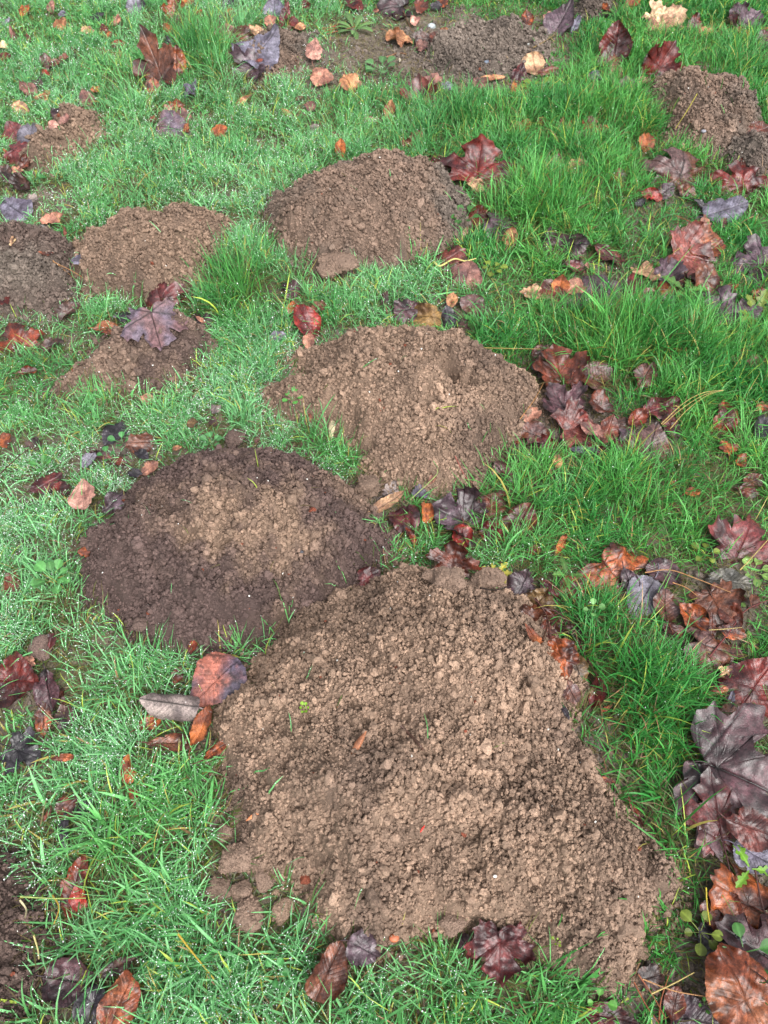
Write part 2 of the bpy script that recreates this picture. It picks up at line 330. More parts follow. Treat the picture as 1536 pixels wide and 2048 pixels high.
# bare patches of the lawn: (u, v, ru, rv, how bare)
BARE = [(900,95,225,90,1.05),(700,100,90,60,.95),(780,110,115,60,1.0),(740,70,90,40,1.0),(930,90,220,75,.95),(900,150,120,30,.8),(650,150,60,28,.7),(560,100,80,50,.8),(1130,75,40,40,.6),(1330,430,90,40,.75),(1460,1215,90,80,.95),(1390,1260,80,60,.7),
        (1460,1390,50,40,.5),(1500,1780,70,80,.7),(1390,1980,70,70,.85),(1270,1990,50,40,.6),(40,1400,60,50,.5),(30,1480,50,40,.7),(230,890,60,35,.5),(210,170,60,20,.4),
        (60,400,70,35,.75),(110,330,60,40,.3),(190,580,30,40,.4),(590,570,70,22,.5),(1000,1190,60,25,.4),(1150,830,90,60,.7),(1270,850,90,40,.6),(900,620,80,20,.5),(1480,1270,60,40,.6),
        (670,540,50,20,.7),(120,1970,60,50,.5),(400,220,40,25,.5),(235,300,30,30,.3),(740,990,40,30,.5),(1280,560,160,50,.55),(940,540,50,40,.4),(440,1800,40,50,.3)]
def bare(u, v):
    f = np.zeros(np.broadcast(u, v).shape)
    for (a, b, ra, rb, k) in BARE: f = np.maximum(f, k * np.exp(-(((u - a) / ra / 1.1) ** 4 + ((v - b) / rb / 1.1) ** 4)))
    return f
# loose clods of soil
def clod(u, v, size_px, label, base, seed):
    p = place(u, v); rr = size_px / 2 * depth(u, v) / F_PX; r = np.random.default_rng(seed)
    V, F = lumpy(5, seed, 0.24, 2.6, 9); n = V / np.linalg.norm(V, axis=1)[:, None]
    a = np.arctan2(n[:, 1], n[:, 0]); e = n[:, 2]
    V = V * (1 + 0.22 * (fbm(a * 2 + 9, e * 3 + 9, 0.6, 4, seed) - 0.5))[:, None] * rr * np.array([1, 1, 0.62])
    k = r.integers(0, len(V), 260); rad = rr * r.uniform(0.04, 0.11, 260)
    col = base * (0.75 + 0.5 * fbm(V[:, 0], V[:, 1], 0.012, 3, seed))[:, None]
    V1, F1, C1 = crumbs(V[k], rad, base * r.uniform(0.75, 1.25, 260)[:, None], r)
    o = make('soil_clod', np.concatenate([V, V1]), np.concatenate([F, F1 + len(V)]), M_SOIL, np.concatenate([col, C1]), smooth=False)
    o.location = (p[0], p[1], p[2] + rr * 0.62)
    tag(o, label, 'soil clod', 'loose soil clods')
    q = cell(*(np.mgrid[-1:1:20j, -1:1:20j] * rr * 1.5 + np.array([p[0], p[1]])[:, None, None])); KEEP[q] = 0.05
for i, a in enumerate([(452,1668,36,'small round clod at the top of the clods beside the big molehill',BRN),
          (474,1722,66,'largest clod beside the big molehill, split along one side',BRN * 1.05),
          (438,1776,46,'dark upright clod shading a black hole in the grass',BRN * 0.75),
          (487,1783,50,'wide clod between the split clod and the lowest flat one',BRN),
          (497,1832,72,'lowest flat clod lying on dewy grass in front',BRN * 1.05),
          (567,1826,46,'pale tan clod caught in wet grass by the molehill edge',TAN * 0.95),
          (525,1762,34,'little clod just off the corner of the big molehill',BRN),
          (738,982,58,'smooth rounded clod in the gap between two molehills',BRN * 0.85),
          (672,542,62,'grey clod at the front foot of the rear round molehill',BRN * 0.9),
          (88,1304,44,'dull clod half sunk in grass above a rust leaf',DRK * 1.2),
          (975,1172,56,'clod with a twig across it behind the big molehill',BRN),
          (900,1170,50,'clod leaning against the torn rust leaf',BRN * 0.95),
          (868,1160,34,'small clod next to the torn rust leaf',BRN),
          (283,1252,30,'dark clod at the rim of the dark molehill',DRK * 1.1),
          (178,1092,30,'dark clod on the outer tip of the dark molehill',DRK * 1.1),
          (470,884,40,'dark clod on the rear tip of the dark molehill',DRK * 1.1),
          (905,1850,42,'reddish clod hanging over the front edge of the big molehill',BRN)]):
    clod(*a, 300 + i)
def pebble(u, v, size_px, label, c, seed, name='pebble'):
    p = place(u, v); rr = size_px / 2 * depth(u, v) / F_PX; V, F = lumpy(3, seed, 0.07, 1.6, 5)
    o = make(name, V * rr * [1, 0.8, 0.6], F, M_STONE, np.repeat(np.array([c]), len(V), 0)); o.location = (p[0], p[1], p[2] + rr * 0.35)
    tag(o, label, 'stone', 'small stones')
pebble(975,127,13,'blue grey pebble on the low flattened rear molehill',srgb(105,115,130),1)
pebble(1408,261,9,'grey pebble on the grey tan molehill',srgb(120,120,128),2)
pebble(863,56,17,'crumpled white stone on bare ground near a curled tan leaf',srgb(150,156,160),3)
pebble(1339,146,11,'cream pebble on top of the grey tan molehill',srgb(215,185,150),4)
pebble(1058,88,7,'tiny white pebble at the edge of the low rear molehill',srgb(160,160,155),5)
pebble(990,1753,8,'white grit grain in the front slope of the big molehill',srgb(230,225,220),6)
pebble(788,1876,20,'orange brown stone at the lower edge of the big molehill',srgb(165,95,65),7)
pebble(602,1102,11,'dark slate pebble on the dark molehill',srgb(70,72,78),8)
# ------------------------------------------------------------------ fallen leaves
MAPLE = [(0.0,0.0),(0.10,-0.13),(0.22,-0.20),(0.33,-0.16),(0.46,-0.25),(0.50,-0.12),(0.62,-0.06),(0.55,0.03),(0.50,0.11),(0.62,0.17),(0.80,0.18),(0.92,0.30),(0.79,0.37),(0.80,0.52),(0.66,0.50),(0.55,0.60),(0.45,0.50),(0.30,0.48),(0.32,0.62),(0.44,0.74),(0.27,0.79),(0.20,0.90),(0.09,0.92),(0.0,1.06)]
def outline(kind, n, r):
    if kind == 'maple':
        P = np.array(MAPLE); P = np.concatenate([P, (P * [-1, 1])[-2:0:-1]]); P = P + r.normal(size=P.shape) * 0.022
        P = P * [r.uniform(0.9, 1.1), 1]; c = np.array([0, 0.20])
        a = r.uniform(-.2, .2)
    elif kind == 'scrap':
        t = np.linspace(0, 2 * np.pi, 26)[:-1]; rr = 0.42 * (1 + 0.5 * (fbm(np.cos(t) + 3 + r.random() * 50, np.sin(t) + 3, 0.9, 3, 1) - 0.5) * 2) * r.uniform(0.85, 1.15, 25)
        P = np.stack([np.cos(t) * rr * r.uniform(0.7, 1), 0.5 + np.sin(t) * rr], 1); c = np.array([0, 0.5])
    else:
        wd, sh, sk = {'ovate': (0.33, 0.85, 1.0), 'broad': (0.46, 0.72, 0.72), 'strip': (0.15, 0.8, 1.0), 'round': (0.42, 0.62, 1.0), 'kite': (0.50, 0.95, 0.62)}[kind]
        t = np.linspace(0, 1, 26); x = wd * np.sin(np.pi * t ** sk) ** sh
        P = np.concatenate([np.stack([x, t], 1), np.stack([-x, t], 1)[-2:0:-1]]); c = np.array([0, 0.47])
        P = P + r.normal(size=P.shape) * 0.006
    # resample evenly
    Q = np.concatenate([P, P[:1]]); s = np.concatenate([[0], np.cumsum(np.hypot(*np.diff(Q, axis=0).T))])
    q = np.linspace(0, s[-1], n + 1)[:-1]
    O = np.stack([np.interp(q, s, Q[:, 0]), np.interp(q, s, Q[:, 1])], 1)
    k = np.arange(n)
    saw = (k % 4) / 4.0 - 0.4
    O = c + (O - c) * (1 + (0.035 if kind in ('ovate', 'broad', 'kite') else 0.012) * saw + 0.05 * (fbm(O[:, 0] + 5 + r.random() * 9, O[:, 1] + 5, 0.25, 3, 3) - 0.5))[:, None]
    for _ in range(r.integers(0, 3) if kind in ('maple', 'broad', 'scrap', 'ovate') else 0):   # nibbled edge
        j = r.integers(n); dd = np.minimum(abs(k - j), n - abs(k - j)); O = c + (O - c) * (1 - 0.22 * np.exp(-(dd / (n * 0.02)) ** 2))[:, None]
    return O, c
def seg(x, y, a, b):
    e = np.subtract(b, a); t = np.clip(((x - a[0]) * e[0] + (y - a[1]) * e[1]) / (e @ e), 0, 1)
    return np.hypot(x - a[0] - t * e[0], y - a[1] - t * e[1]), t
def veins(kind, x, y):
    """nearness to the veins, 1 on a vein"""
    if kind == 'maple':
        v = np.zeros_like(x)
        for b in ((0, 1.0), (0.86, 0.30), (-0.86, 0.30), (0.44, -0.20), (-0.44, -0.20)):
            d, t = seg(x, y, (0, 0.0), b); v = np.maximum(v, np.exp(-(d / (0.020 - 0.010 * t)) ** 2))
            L = math.hypot(*b); ux, uy = b[0] / L, b[1] / L; a = x * ux + y * uy; p = np.abs(-x * uy + y * ux)
            q = np.abs(((a - p * 0.9) / 0.17) % 1 - 0.5) * 2
            v = np.maximum(v, 0.55 * np.exp(-((1 - q) * 0.17 / 0.014) ** 2) * (p < 0.24) * (a > 0.15) * (a < L))
        return v
    if kind == 'scrap':
        q = np.abs(((y - np.abs(x) * 0.8) / 0.16) % 1 - 0.5) * 2
        return np.maximum(np.exp(-(x / 0.02) ** 2), 0.5 * np.exp(-((1 - q) * 0.16 / 0.014) ** 2))
    sp = 0.085
    q = np.abs(((y - np.abs(x) * 0.75) / sp) % 1 - 0.5) * 2
    return np.maximum(np.exp(-(x / 0.014) ** 2), 0.6 * np.exp(-((1 - q) * sp / 0.012) ** 2))
PAL = {  # two colours, vein tint (>0 lighter), matte?
 'plum': ((88,58,64),(54,36,40),-.32,0), 'plumgrey': ((100,80,90),(68,48,54),-.28,0), 'slate': ((122,118,134),(96,88,104),-.2,1), 'greyviolet': ((132,128,140),(104,98,110),-.25,1),
 'darkred': ((108,38,32),(68,26,28),.12,0), 'red': ((148,50,42),(100,34,34),.2,0), 'plumred': ((112,52,52),(70,30,34),.12,0), 'pinkred': ((126,66,58),(84,40,38),.15,0),
 'rust': ((156,82,42),(104,52,36),-.15,0), 'rustred': ((130,56,34),(80,36,28),-.1,0), 'rustspot': ((166,86,46),(88,46,36),-.2,0), 'orange': ((172,98,52),(128,66,40),.1,1), 'tanorange': ((186,134,96),(148,96,64),-.1,1),
 'tan': ((188,150,116),(150,112,86),-.15,1), 'cream': ((214,182,146),(170,128,100),-.15,1), 'pink': ((190,142,126),(156,106,96),-.1,1), 'pinktan': ((176,124,102),(140,92,78),-.1,1), 'ochre': ((150,118,72),(112,82,54),-.2,1),
 'pinkbrown': ((140,98,88),(106,70,66),-.1,1), 'brown': ((118,70,50),(84,48,38),-.15,0), 'redbrown': ((112,56,40),(76,38,30),.1,0), 'darkbrown': ((84,56,48),(56,40,38),.1,0), 'black': ((58,52,60),(38,34,40),.05,0),
 'plumrust': ((100,74,72),(112,64,44),-.3,0), 'plumpink': ((100,88,106),(190,116,98),-.1,1), 'violet': ((112,98,112),(138,104,106),-.3,1), 'olive': ((112,88,58),(84,60,44),-.15,0), 'rusttan': ((130,66,42),(164,98,62),-.1,0), 'greenbrown': ((90,86,76),(66,64,56),-.1,0),
 'grey': ((148,134,128),(122,108,106),-.3,1)}
def tube(pts, rad, n=6):
    pts = np.asarray(pts, float); rad = np.broadcast_to(rad, len(pts)); T = np.gradient(pts, axis=0); T /= np.linalg.norm(T, axis=1)[:, None] + 1e-12
    up = np.array([0.13, 0.21, 0.97]); A = np.cross(T, up); A /= np.linalg.norm(A, axis=1)[:, None] + 1e-9; B = np.cross(T, A)
    a = np.linspace(0, 2 * np.pi, n + 1)[:-1]
    V = pts[:, None] + (A[:, None] * np.cos(a)[None, :, None] + B[:, None] * np.sin(a)[None, :, None]) * rad[:, None, None]
    return V.reshape(-1, 3), grid_faces(len(pts), n, True)[:, [0, 1, 2, 3]]
NAME = {'maple': 'maple_leaf', 'ovate': 'oval_leaf', 'broad': 'broad_leaf', 'kite': 'broad_leaf', 'strip': 'folded_leaf', 'round': 'round_leaf', 'scrap': 'torn_leaf'}
n_leaf = 0; LITTER = []
def leaf(u, v, size, ang, kind, pal, label, tilt=None, roll=None, curl=None, bend=None, fold=None, crumple=None, lift=None, cover=0.16, stem=None, wide=1.0, edge=None, flip=1, litter=False):
    global n_leaf; n_leaf += 1
    r = np.random.default_rng(1000 + n_leaf)
    df = lambda a, b: b() if a is None else a
    far = v < 500
    tilt = df(tilt, lambda: r.uniform(14 if far else 4, 38 if far else 16)); roll = df(roll, lambda: r.uniform(-14, 14))
    curl = df(curl, lambda: r.choice([-1, 1, 1]) * r.uniform(0.2, 1.6)); bend = df(bend, lambda: r.uniform(-1.0, 1.0))
    fold = df(fold, lambda: r.choice([0, r.uniform(0, .35)])); crumple = df(crumple, lambda: r.uniform(0.05, 0.11)); edge = df(edge, lambda: r.uniform(0.02, 0.08))
    lift = df(lift, lambda: 0.020 if SOIL[cell(*at(u, v, 0.02))] < 0.5 else 0.006)
    p = place(u, v, lift); L = size * depth(u, v) / F_PX * 1.08
    if kind == 'maple': L *= 0.86
    N, K = (176, 22) if size > 75 else (112, 14) if size > 35 else (72, 9)
    O, c = outline(kind, N, r)
    t = np.linspace(0, 1, K) ** 0.85
    Pn = c + (O - c)[None] * t[:, None, None]
    x, y = Pn[..., 0] * wide, Pn[..., 1]; T = np.broadcast_to(t[:, None], x.shape)
    vn = veins(kind, x / wide, y)
    sx, sy = r.uniform(0, 60, 2)
    z = (fbm(x + sx, y + sy, 0.42, 3, 5) - 0.5) * crumple * 2.6 * (0.35 + T) + (fbm(x + sx, y + sy, 0.13, 2, 6) - 0.5) * crumple * 0.5
    ang_n = fbm(np.cos(np.linspace(0, 6.283, N)) * 1.2 + sx, np.sin(np.linspace(0, 6.283, N)) * 1.2 + sy, 0.8, 3, 7)
    z = z + edge * T ** 4 * ((ang_n - 0.45) * 5)[None] - 0.020 * vn + fold * np.abs(x)
    def warp(x, y, z):
        if abs(curl) > 0.05:
            k = curl; x, z = np.sin(k * x) / k - z * np.sin(k * x), z * np.cos(k * x) + (1 - np.cos(k * x)) / k
        if abs(bend) > 0.05:
            k = bend; yy = y - 0.5; y, z = 0.5 + np.sin(k * yy) / k - z * np.sin(k * yy), z * np.cos(k * yy) + (1 - np.cos(k * yy)) / k
        return np.stack([x, y - c[1], z], -1)
    V = (warp(x, y, z) * L)
    c1, c2, vt, matte = PAL[pal]; c1, c2 = (s_ for s_ in (srgb(*c1) * (0.6 + 0.7 * srgb(*c1).mean() ** .8), srgb(*c2) * (0.6 + 0.7 * srgb(*c2).mean() ** .8)))
    f = np.clip((fbm(x + sx, y + sy, 0.33, 5, 9) - 0.5) * 3.6 + 0.45, 0, 1)[..., None]
    col = (c1 * 1.1 * (1 - f) + c2 * 0.9 * f) * (0.75 + 0.5 * fbm(x + sx, y + sy, 0.1, 3, 12))[..., None]
    if pal in ('rustspot', 'plumpink', 'rusttan'):
        s = np.clip((fbm(x + sx, y + sy, 0.07, 3, 10) - 0.60) * 9, 0, 1)[..., None]; col = col * (1 - 0.65 * s)
    col = col * (1 + (vt * 2.4 - 0.10) * vn)[..., None] * (1 - 0.25 * np.clip(T - 0.9, 0, 1)[..., None] * 8 * (ang_n > 0.5)[None, :, None])
    col = np.clip(col * r.uniform(0.85, 1.12), 0.006, 0.75)
    gx0, gy0 = at(u, v, p[2]); gx1, gy1 = at(u + 8 * math.cos(R(ang)), v - 8 * math.sin(R(ang)), p[2])
    yaw = math.atan2(gy1 - gy0, gx1 - gx0) - math.pi / 2
    M = Matrix.Translation(p) @ Matrix.Rotation(R(tilt), 4, 'X') @ Matrix.Rotation(R(roll), 4, 'Y') @ Matrix.Rotation(yaw, 4, 'Z')
    if flip < 0: M = M @ Matrix.Rotation(math.pi, 4, 'Y')
    W = V.reshape(-1, 3) @ np.array(M.to_3x3()).T + p
    # keep it on the surface rather than below the soil
    low = (zat(W[:, 0], W[:, 1]) + 0.002 - W[:, 2]); up_ = np.percentile(low, 80 if abs(tilt) < 45 else 45)
    if up_ > 0: M.translation.z += up_; W[:, 2] += up_
    q = cell(W[:, 0], W[:, 1]); KEEP[q] = np.minimum(KEEP[q], cover)
    for dx_, dy_ in ((CELL, 0), (0, CELL), (-CELL, 0), (0, -CELL)):
        q = cell(W[:, 0] + dx_, W[:, 1] + dy_); KEEP[q] = np.minimum(KEEP[q], max(cover, 0.3))
    if litter:                                   # the smallest flakes go into one litter object
        LITTER.append((W, grid_faces(K, N, True), col.reshape(-1, 3))); return
    o = make(NAME[kind], V.reshape(-1, 3), grid_faces(K, N, True), M_DRY if matte else M_LEAF, col.reshape(-1, 3)); o.matrix_world = M
    tag(o, label, 'leaf', 'fallen leaves')
    stem = df(stem, lambda: 0.55 if kind == 'maple' and size > 55 else (0.22 if kind in ('ovate', 'broad', 'round') and size > 32 else 0))
    if stem:
        s = np.linspace(0, 1, 14); a = r.uniform(-0.6, 0.6)
        sxp, syp = 0.18 * a * s ** 2, (0.12 if kind == 'maple' else 0.02) - s * stem; szp = 0.05 * np.sin(s * 3) + 0.004
        b0 = warp(np.zeros(1), np.zeros(1), np.zeros(1))[0]
        pts = np.stack([sxp, syp - c[1] - (0 - c[1]) + b0[1], b0[2] + szp], 1) * L
        SV, SF = tube(pts, 0.0011 * (1 - 0.3 * s) * (1.25 if size > 90 else 1))
        so = make('stem', SV, SF, M_STALK, np.repeat((c2 * 0.9)[None], len(SV), 0)); so.parent = o
    return o
LEAVES = [
# --- far left corner
(103,14,30,80,'ovate','pink','pale pink leaf in the long grass of the far corner'),
(50,24,32,70,'scrap','orange','blurred orange leaf deep in grass beside the pale pink corner one',{'cover':.6}),
(122,50,36,130,'ovate','tanorange','folded peach coloured leaf lying open in the far corner grass',{'fold':.5}),
(10,44,24,20,'scrap','greyviolet','grey leaf at the far left edge of the lawn'),
(27,72,40,100,'strip','pinkbrown','narrow pinkish brown leaf standing between grass stems near the far corner',{'tilt':45}),
(58,78,26,120,'strip','brown','short brown strip leaf below the folded peach leaf'),
(5,93,26,0,'scrap','cream','cream curled leaf cut by the photo edge above a rust one'),
(8,114,28,10,'ovate','rustred','rust leaf cut by the photo edge under the cream curl'),
(192,35,32,10,'scrap','black','blackish leaf with grey sheen between far grass clumps'),
(125,28,18,0,'scrap','slate','tiny slate leaf right of the pale pink corner leaf'),
(173,62,30,10,'scrap','tan','pale tan crumpled pieces in light grass near the far corner',{'cover':.4}),
(208,57,24,-70,'ovate','darkred','small dark red leaf between tan pieces and an orange tip'),
(233,42,22,40,'scrap','pinktan','small pinkish tan leaf above the small dark red leaf'),
(219,72,20,80,'ovate','rust','small rust leaf directly under the small dark red leaf'),
(236,90,30,5,'ovate','rustred','dark rust curled leaf on the dewy slope of far grass',{'curl':2.4}),
(203,98,18,0,'scrap','rust','rust fleck left of the dark rust curled leaf',{'cover':.4}),
(222,110,26,-30,'scrap','brown','brown scrap below the dark rust curled leaf',{'cover':.35}),
(150,102,26,-40,'strip','rustred','slim rust strip pointing down through dewy grass'),
(128,116,20,20,'scrap','brown','brown flake beneath the slim rust strip'),
(95,127,40,10,'scrap','plumrust','flat brownish plum leaf above a bright red sliver',{'cover':.3}),
(90,144,30,-30,'strip','red','bright red sliver in grass above a pointed pinkish leaf'),
(56,180,46,-35,'ovate','pinkbrown','pointed pinkish brown leaf shading a dark hollow in the grass'),
(76,168,26,60,'scrap','plum','plum scrap between the red sliver and the pointed pinkish leaf'),
(84,192,36,20,'ovate','tanorange','tan orange leaf half buried below the pointed pinkish leaf',{'cover':.45}),
(37,214,38,-10,'ovate','tan','pale tan leaf veiled by grass above the plum leaves',{'cover':.4}),
(174,198,44,-60,'ovate','pinkbrown','slender pinkish brown leaf aiming at the small narrow molehill'),
(190,182,24,0,'scrap','rust','orange rust scrap above the slender pinkish brown leaf',{'cover':.4}),
(167,225,20,85,'round','darkred','dark red round leaf standing on the tip of the narrow molehill',{'tilt':60}),
(119,231,42,-30,'ovate','plum','plum leaf leaning against the top of the narrow molehill'),
(132,243,26,20,'scrap','pinkbrown','pinkish brown scrap pressed against the top of the narrow molehill'),
(106,252,20,0,'scrap','pink','pinkish flake on the upper flank of the narrow molehill'),
(28,268,50,110,'broad','plumred','broad plum red leaf, topmost of the wet pile by the narrow molehill'),
(62,276,56,60,'broad','greyviolet','bluish grey leaf with a small hole in the wet pile'),
(80,272,34,80,'strip','darkred','dark red folded leaf between bluish grey leaf and soil'),
(36,310,62,-10,'maple','plumred','lobed plum red leaf at the heart of the wet pile'),
(66,298,30,60,'ovate','plumpink','pinkish plum oval leaf overlapping the narrow molehill foot'),
(52,322,36,30,'ovate','redbrown','glossy red brown leaf low in the wet pile'),
(14,308,32,-50,'strip','rust','rust strip curving round the outer side of the wet pile'),
(34,340,24,0,'scrap','pinktan','pinkish tan flake at the lower end of the wet pile'),
(42,368,46,-30,'broad','darkbrown','curled dark brown leaf with a long stem below the wet pile',{'curl':2.2,'stem':.8}),
(10,345,36,0,'scrap','darkbrown','dark brown leaf sunk in moss near the long stemmed one',{'cover':.3}),
(30,418,66,150,'broad','slate','large slate grey leaf crossed by pale wet grass blades'),
(62,400,30,0,'scrap','grey','grey leaf bit on bare soil above the large slate one'),
(103,440,46,15,'ovate','pinktan','pinkish tan leaf pointing out from light grass above dull molehill'),
(130,465,22,80,'strip','redbrown','small red brown leaf standing at the corner of the reddish molehill'),
(88,455,36,0,'strip','greenbrown','dark narrow leaf shaded under the pinkish tan pointed one'),
# --- far middle left
(268,16,44,78,'ovate','greyviolet','tall grey violet leaf upright in grass at the far edge',{'tilt':40}),
(283,12,26,80,'ovate','black','black leaf immediately beside the tall grey violet one'),
(352,26,46,80,'maple','rust','rust lobed leaf on top of the far grass tuft',{'tilt':50}),
(366,46,42,-75,'ovate','redbrown','dark red brown leaf hanging under the rust lobed one',{'tilt':50}),
(335,58,26,90,'ovate','orange','orange leaf beside the far grass tuft',{'tilt':35}),
(378,6,28,10,'scrap','orange','orange leaf at the far edge above the grass tuft'),
(396,32,24,10,'scrap','rust','rust scrap on the far side of the grass tuft'),
(318,138,104,112,'maple','brown','big dark brown lobed leaf standing upright among far grass',{'tilt':58,'crumple':.04,'curl':.7,'edge':.04,'cover':.02,'stem':.3,'wide':.62,'lift':.05}),
(308,178,44,-100,'ovate','rustspot','glowing orange brown leaf beneath the big upright lobed leaf',{'tilt':45}),
(353,126,54,70,'ovate','rust','rust brown leaf propped behind the big upright lobed leaf',{'tilt':45,'lift':.04}),
(338,92,44,20,'scrap','black','blackish plum leaf above the big upright lobed leaf',{'crumple':.2}),
(386,185,54,100,'scrap','slate','crumpled slate coloured leaf over a dark hollow',{'crumple':.25,'tilt':30}),
(352,212,40,20,'scrap','rust','crumpled rust leaf left of the dark hollow',{'crumple':.28}),
(336,218,26,30,'scrap','pink','pinkish crumpled bit attached below the crumpled rust leaf'),
(345,256,72,-8,'kite','violet','smooth mauve leaf lying flat in front of the crumpled pair',{'tilt':22,'crumple':.05}),
(372,258,20,60,'scrap','rust','rust tip poking from behind the smooth mauve leaf'),
(366,230,30,-30,'scrap','pinkbrown','pinkish brown leaf between the crumpled rust and mauve leaves'),
(304,240,26,10,'scrap','brown','brown leaf bit left of the smooth mauve leaf'),
(322,231,18,0,'scrap','rustred','rust red speck above the smooth mauve leaf'),
(453,50,50,110,'ovate','pinkbrown','pale reddish brown leaf, highest of the stack by the slate purple leaf',{'tilt':35}),
(450,76,54,-60,'broad','pinkbrown','broad pinkish brown leaf, lower half of the reddish stack'),
(482,72,46,20,'scrap','brown','wrinkled brown leaf joining reddish stack to the slate purple leaf'),
(512,62,34,10,'scrap','tan','wrinkled tan leaf resting on reddish soil'),
(549,18,44,85,'kite','slate','upright slate grey leaf at the far edge over reddish soil',{'tilt':45}),
(570,36,54,50,'strip','plumred','long mauve red curled leaf beside the upright slate one',{'tilt':30}),
(541,42,26,0,'scrap','pinktan','tan bit at the foot of the upright slate leaf'),
(588,45,28,-30,'ovate','darkred','dark red leaf at the end of the mauve red curl'),
(583,55,20,10,'scrap','orange','bright orange fleck under the small dark red leaf'),
(600,53,22,5,'ovate','tanorange','tan orange leaf at the corner of the reddish soil'),
(573,10,30,90,'strip','darkred','dark red strip standing at the far edge'),
(612,10,28,0,'scrap','darkred','dark red scrap at the far edge over light grass'),
(461,26,24,10,'scrap','rust','rust fleck in grass above the reddish stack'),
(455,8,36,40,'ovate','black','black leaf at the far edge behind the reddish stack'),
(408,40,30,-20,'scrap','rust','rust leaf half buried behind the reddish stack',{'cover':.35}),
(520,100,104,28,'kite','slate','big slate purple leaf with a ragged front edge',{'tilt':16,'crumple':.05,'curl':-.5,'edge':.08,'cover':.0,'wide':.85,'fold':0}),
(505,136,64,200,'maple','plumgrey','lobed mauve leaf peeking from under the big slate purple leaf',{'stem':0}),
(542,126,44,-60,'ovate','plumgrey','mauve leaf tip under the ragged front edge of the big slate leaf'),
(516,123,24,20,'strip','rustred','orange red fold caught under the big slate purple leaf',{'tilt':40}),
(468,114,44,60,'scrap','pinkbrown','curled pinkish brown leaf left of the big slate purple leaf',{'crumple':.25}),
(627,104,48,68,'ovate','pink','pale pink oval leaf standing alone beside bare ground',{'tilt':35,'lift':.03}),
(643,152,42,-5,'broad','pinktan','square brick pink leaf on dark soil under the pale pink oval',{'tilt':30,'lift':.03}),
(698,166,42,-50,'ovate','tanorange','folded heart shaped golden tan leaf on the dewy grass edge',{'fold':.8,'tilt':30,'lift':.03}),
(712,168,26,20,'ovate','tan','tan half of a folded leaf touching the golden heart shaped one'),
(483,202,42,22,'strip','tanorange','thin tan orange strip lying diagonally on dewy grass'),
(598,199,18,20,'ovate','darkred','tiny dark red leaf beside the pinkish brown pair'),
(619,211,32,-30,'ovate','pinkbrown','small pinkish brown leaf next to the tiny dark red one'),
(574,226,34,-20,'strip','rust','rust sliver with a yellow blade crossing dewy grass',{'cover':.3}),
(628,256,30,0,'scrap','grey','faint pale leaf buried in dewy grass',{'cover':.5}),
(437,261,32,5,'round','orange','bright orange leaf isolated in the pale dewy grass'),
(672,267,16,0,'scrap','redbrown','tiny red brown fleck above an orange leaf by the rear round molehill'),
(681,298,34,85,'ovate','orange','orange leaf standing just behind the rear round molehill',{'tilt':50,'lift':.03}),
(745,241,44,0,'strip','pinkbrown','folded pinkish brown strip pointing at a golden tan leaf'),
(780,223,38,75,'ovate','tanorange','golden tan upright leaf at the end of the folded strip',{'tilt':40,'lift':.03}),
(707,8,44,-20,'ovate','darkred','glossy dark red leaf at the far edge on dark soil'),
(752,22,14,0,'scrap','pinktan','small pinkish flake on dark soil at the far edge'),
(800,12,66,185,'maple','plum','dark plum lobed leaf hanging over the far bare ground',{'tilt':35,'stem':0}),
# --- far middle right
(840,16,36,-70,'scrap','redbrown','curled red brown leaf beside the dark plum lobed leaf'),
(885,6,28,-20,'scrap','rustspot','rust orange leaf at the far edge over bare ground'),
(872,12,24,0,'scrap','black','blackish leaf tucked beside the far rust orange one'),
(830,40,30,65,'ovate','pink','pale pink leaf flat on bare ground under the plum lobed leaf',{'tilt':10}),
(888,64,20,0,'ovate','tanorange','small peach flake on bare ground near the white stone'),
(798,76,56,-12,'ovate','tanorange','curled tan leaf with a wavy edge on bare ground',{'crumple':.18,'edge':.2}),
(845,92,28,10,'scrap','pinkbrown','pinkish brown flake between the curled tan leaf and soil'),
(867,84,28,50,'ovate','redbrown','red brown leaf leaning on the low flattened molehill'),
(845,78,44,0,'scrap','darkbrown','dark rotten leaf in the hollow right of the curled tan leaf'),
(1055,38,36,-60,'ovate','rustspot','rust orange leaf on the rear rim of the low flattened molehill',{'tilt':35}),
(1100,35,28,10,'scrap','pink','pinkish scrap next to the streaked grey purple leaf'),
(1122,44,88,48,'kite','plumgrey','streaked grey purple leaf at the grass border of bare ground',{'tilt':30,'crumple':.06,'wide':.7}),
(1150,52,44,60,'strip','slate','grey strip leaf partly veiled behind the streaked one',{'cover':.3}),
(1068,130,46,-55,'broad','tan','tan brown leaf at the front corner of the low flattened molehill'),
(1092,143,48,10,'strip','redbrown','red brown strip with a pale stem in front of the tan brown leaf'),
(1038,150,42,75,'ovate','plumred','dark pinkish leaf upright in front of the low flattened molehill',{'tilt':45}),
(1028,178,36,85,'strip','orange','vertical orange sliver below the dark pinkish leaf',{'tilt':45}),
(1048,191,32,5,'round','rustred','rust red round leaf poking from bright green grass',{'tilt':35}),
(983,156,50,6,'strip','tanorange','thin tan stick shaped leaf along the front of bare ground'),
(958,166,34,0,'scrap','pinkbrown','dull pink scrap left of the thin tan strip',{'cover':.3}),
(866,162,44,0,'scrap','pinkbrown','dull flat litter leaf at the front end of bare ground'),
(845,165,36,-50,'strip','greyviolet','pale grey strip leaning on the dull flat litter leaf'),
(892,172,26,0,'scrap','slate','slate flake in the litter at the front end of bare ground'),
(840,198,60,100,'maple','pinkred','pink red lobed leaf rising from dewy grass edge',{'tilt':45,'stem':0}),
(862,205,34,70,'ovate','plumred','dull plum leaf against the side of the pink red lobed leaf'),
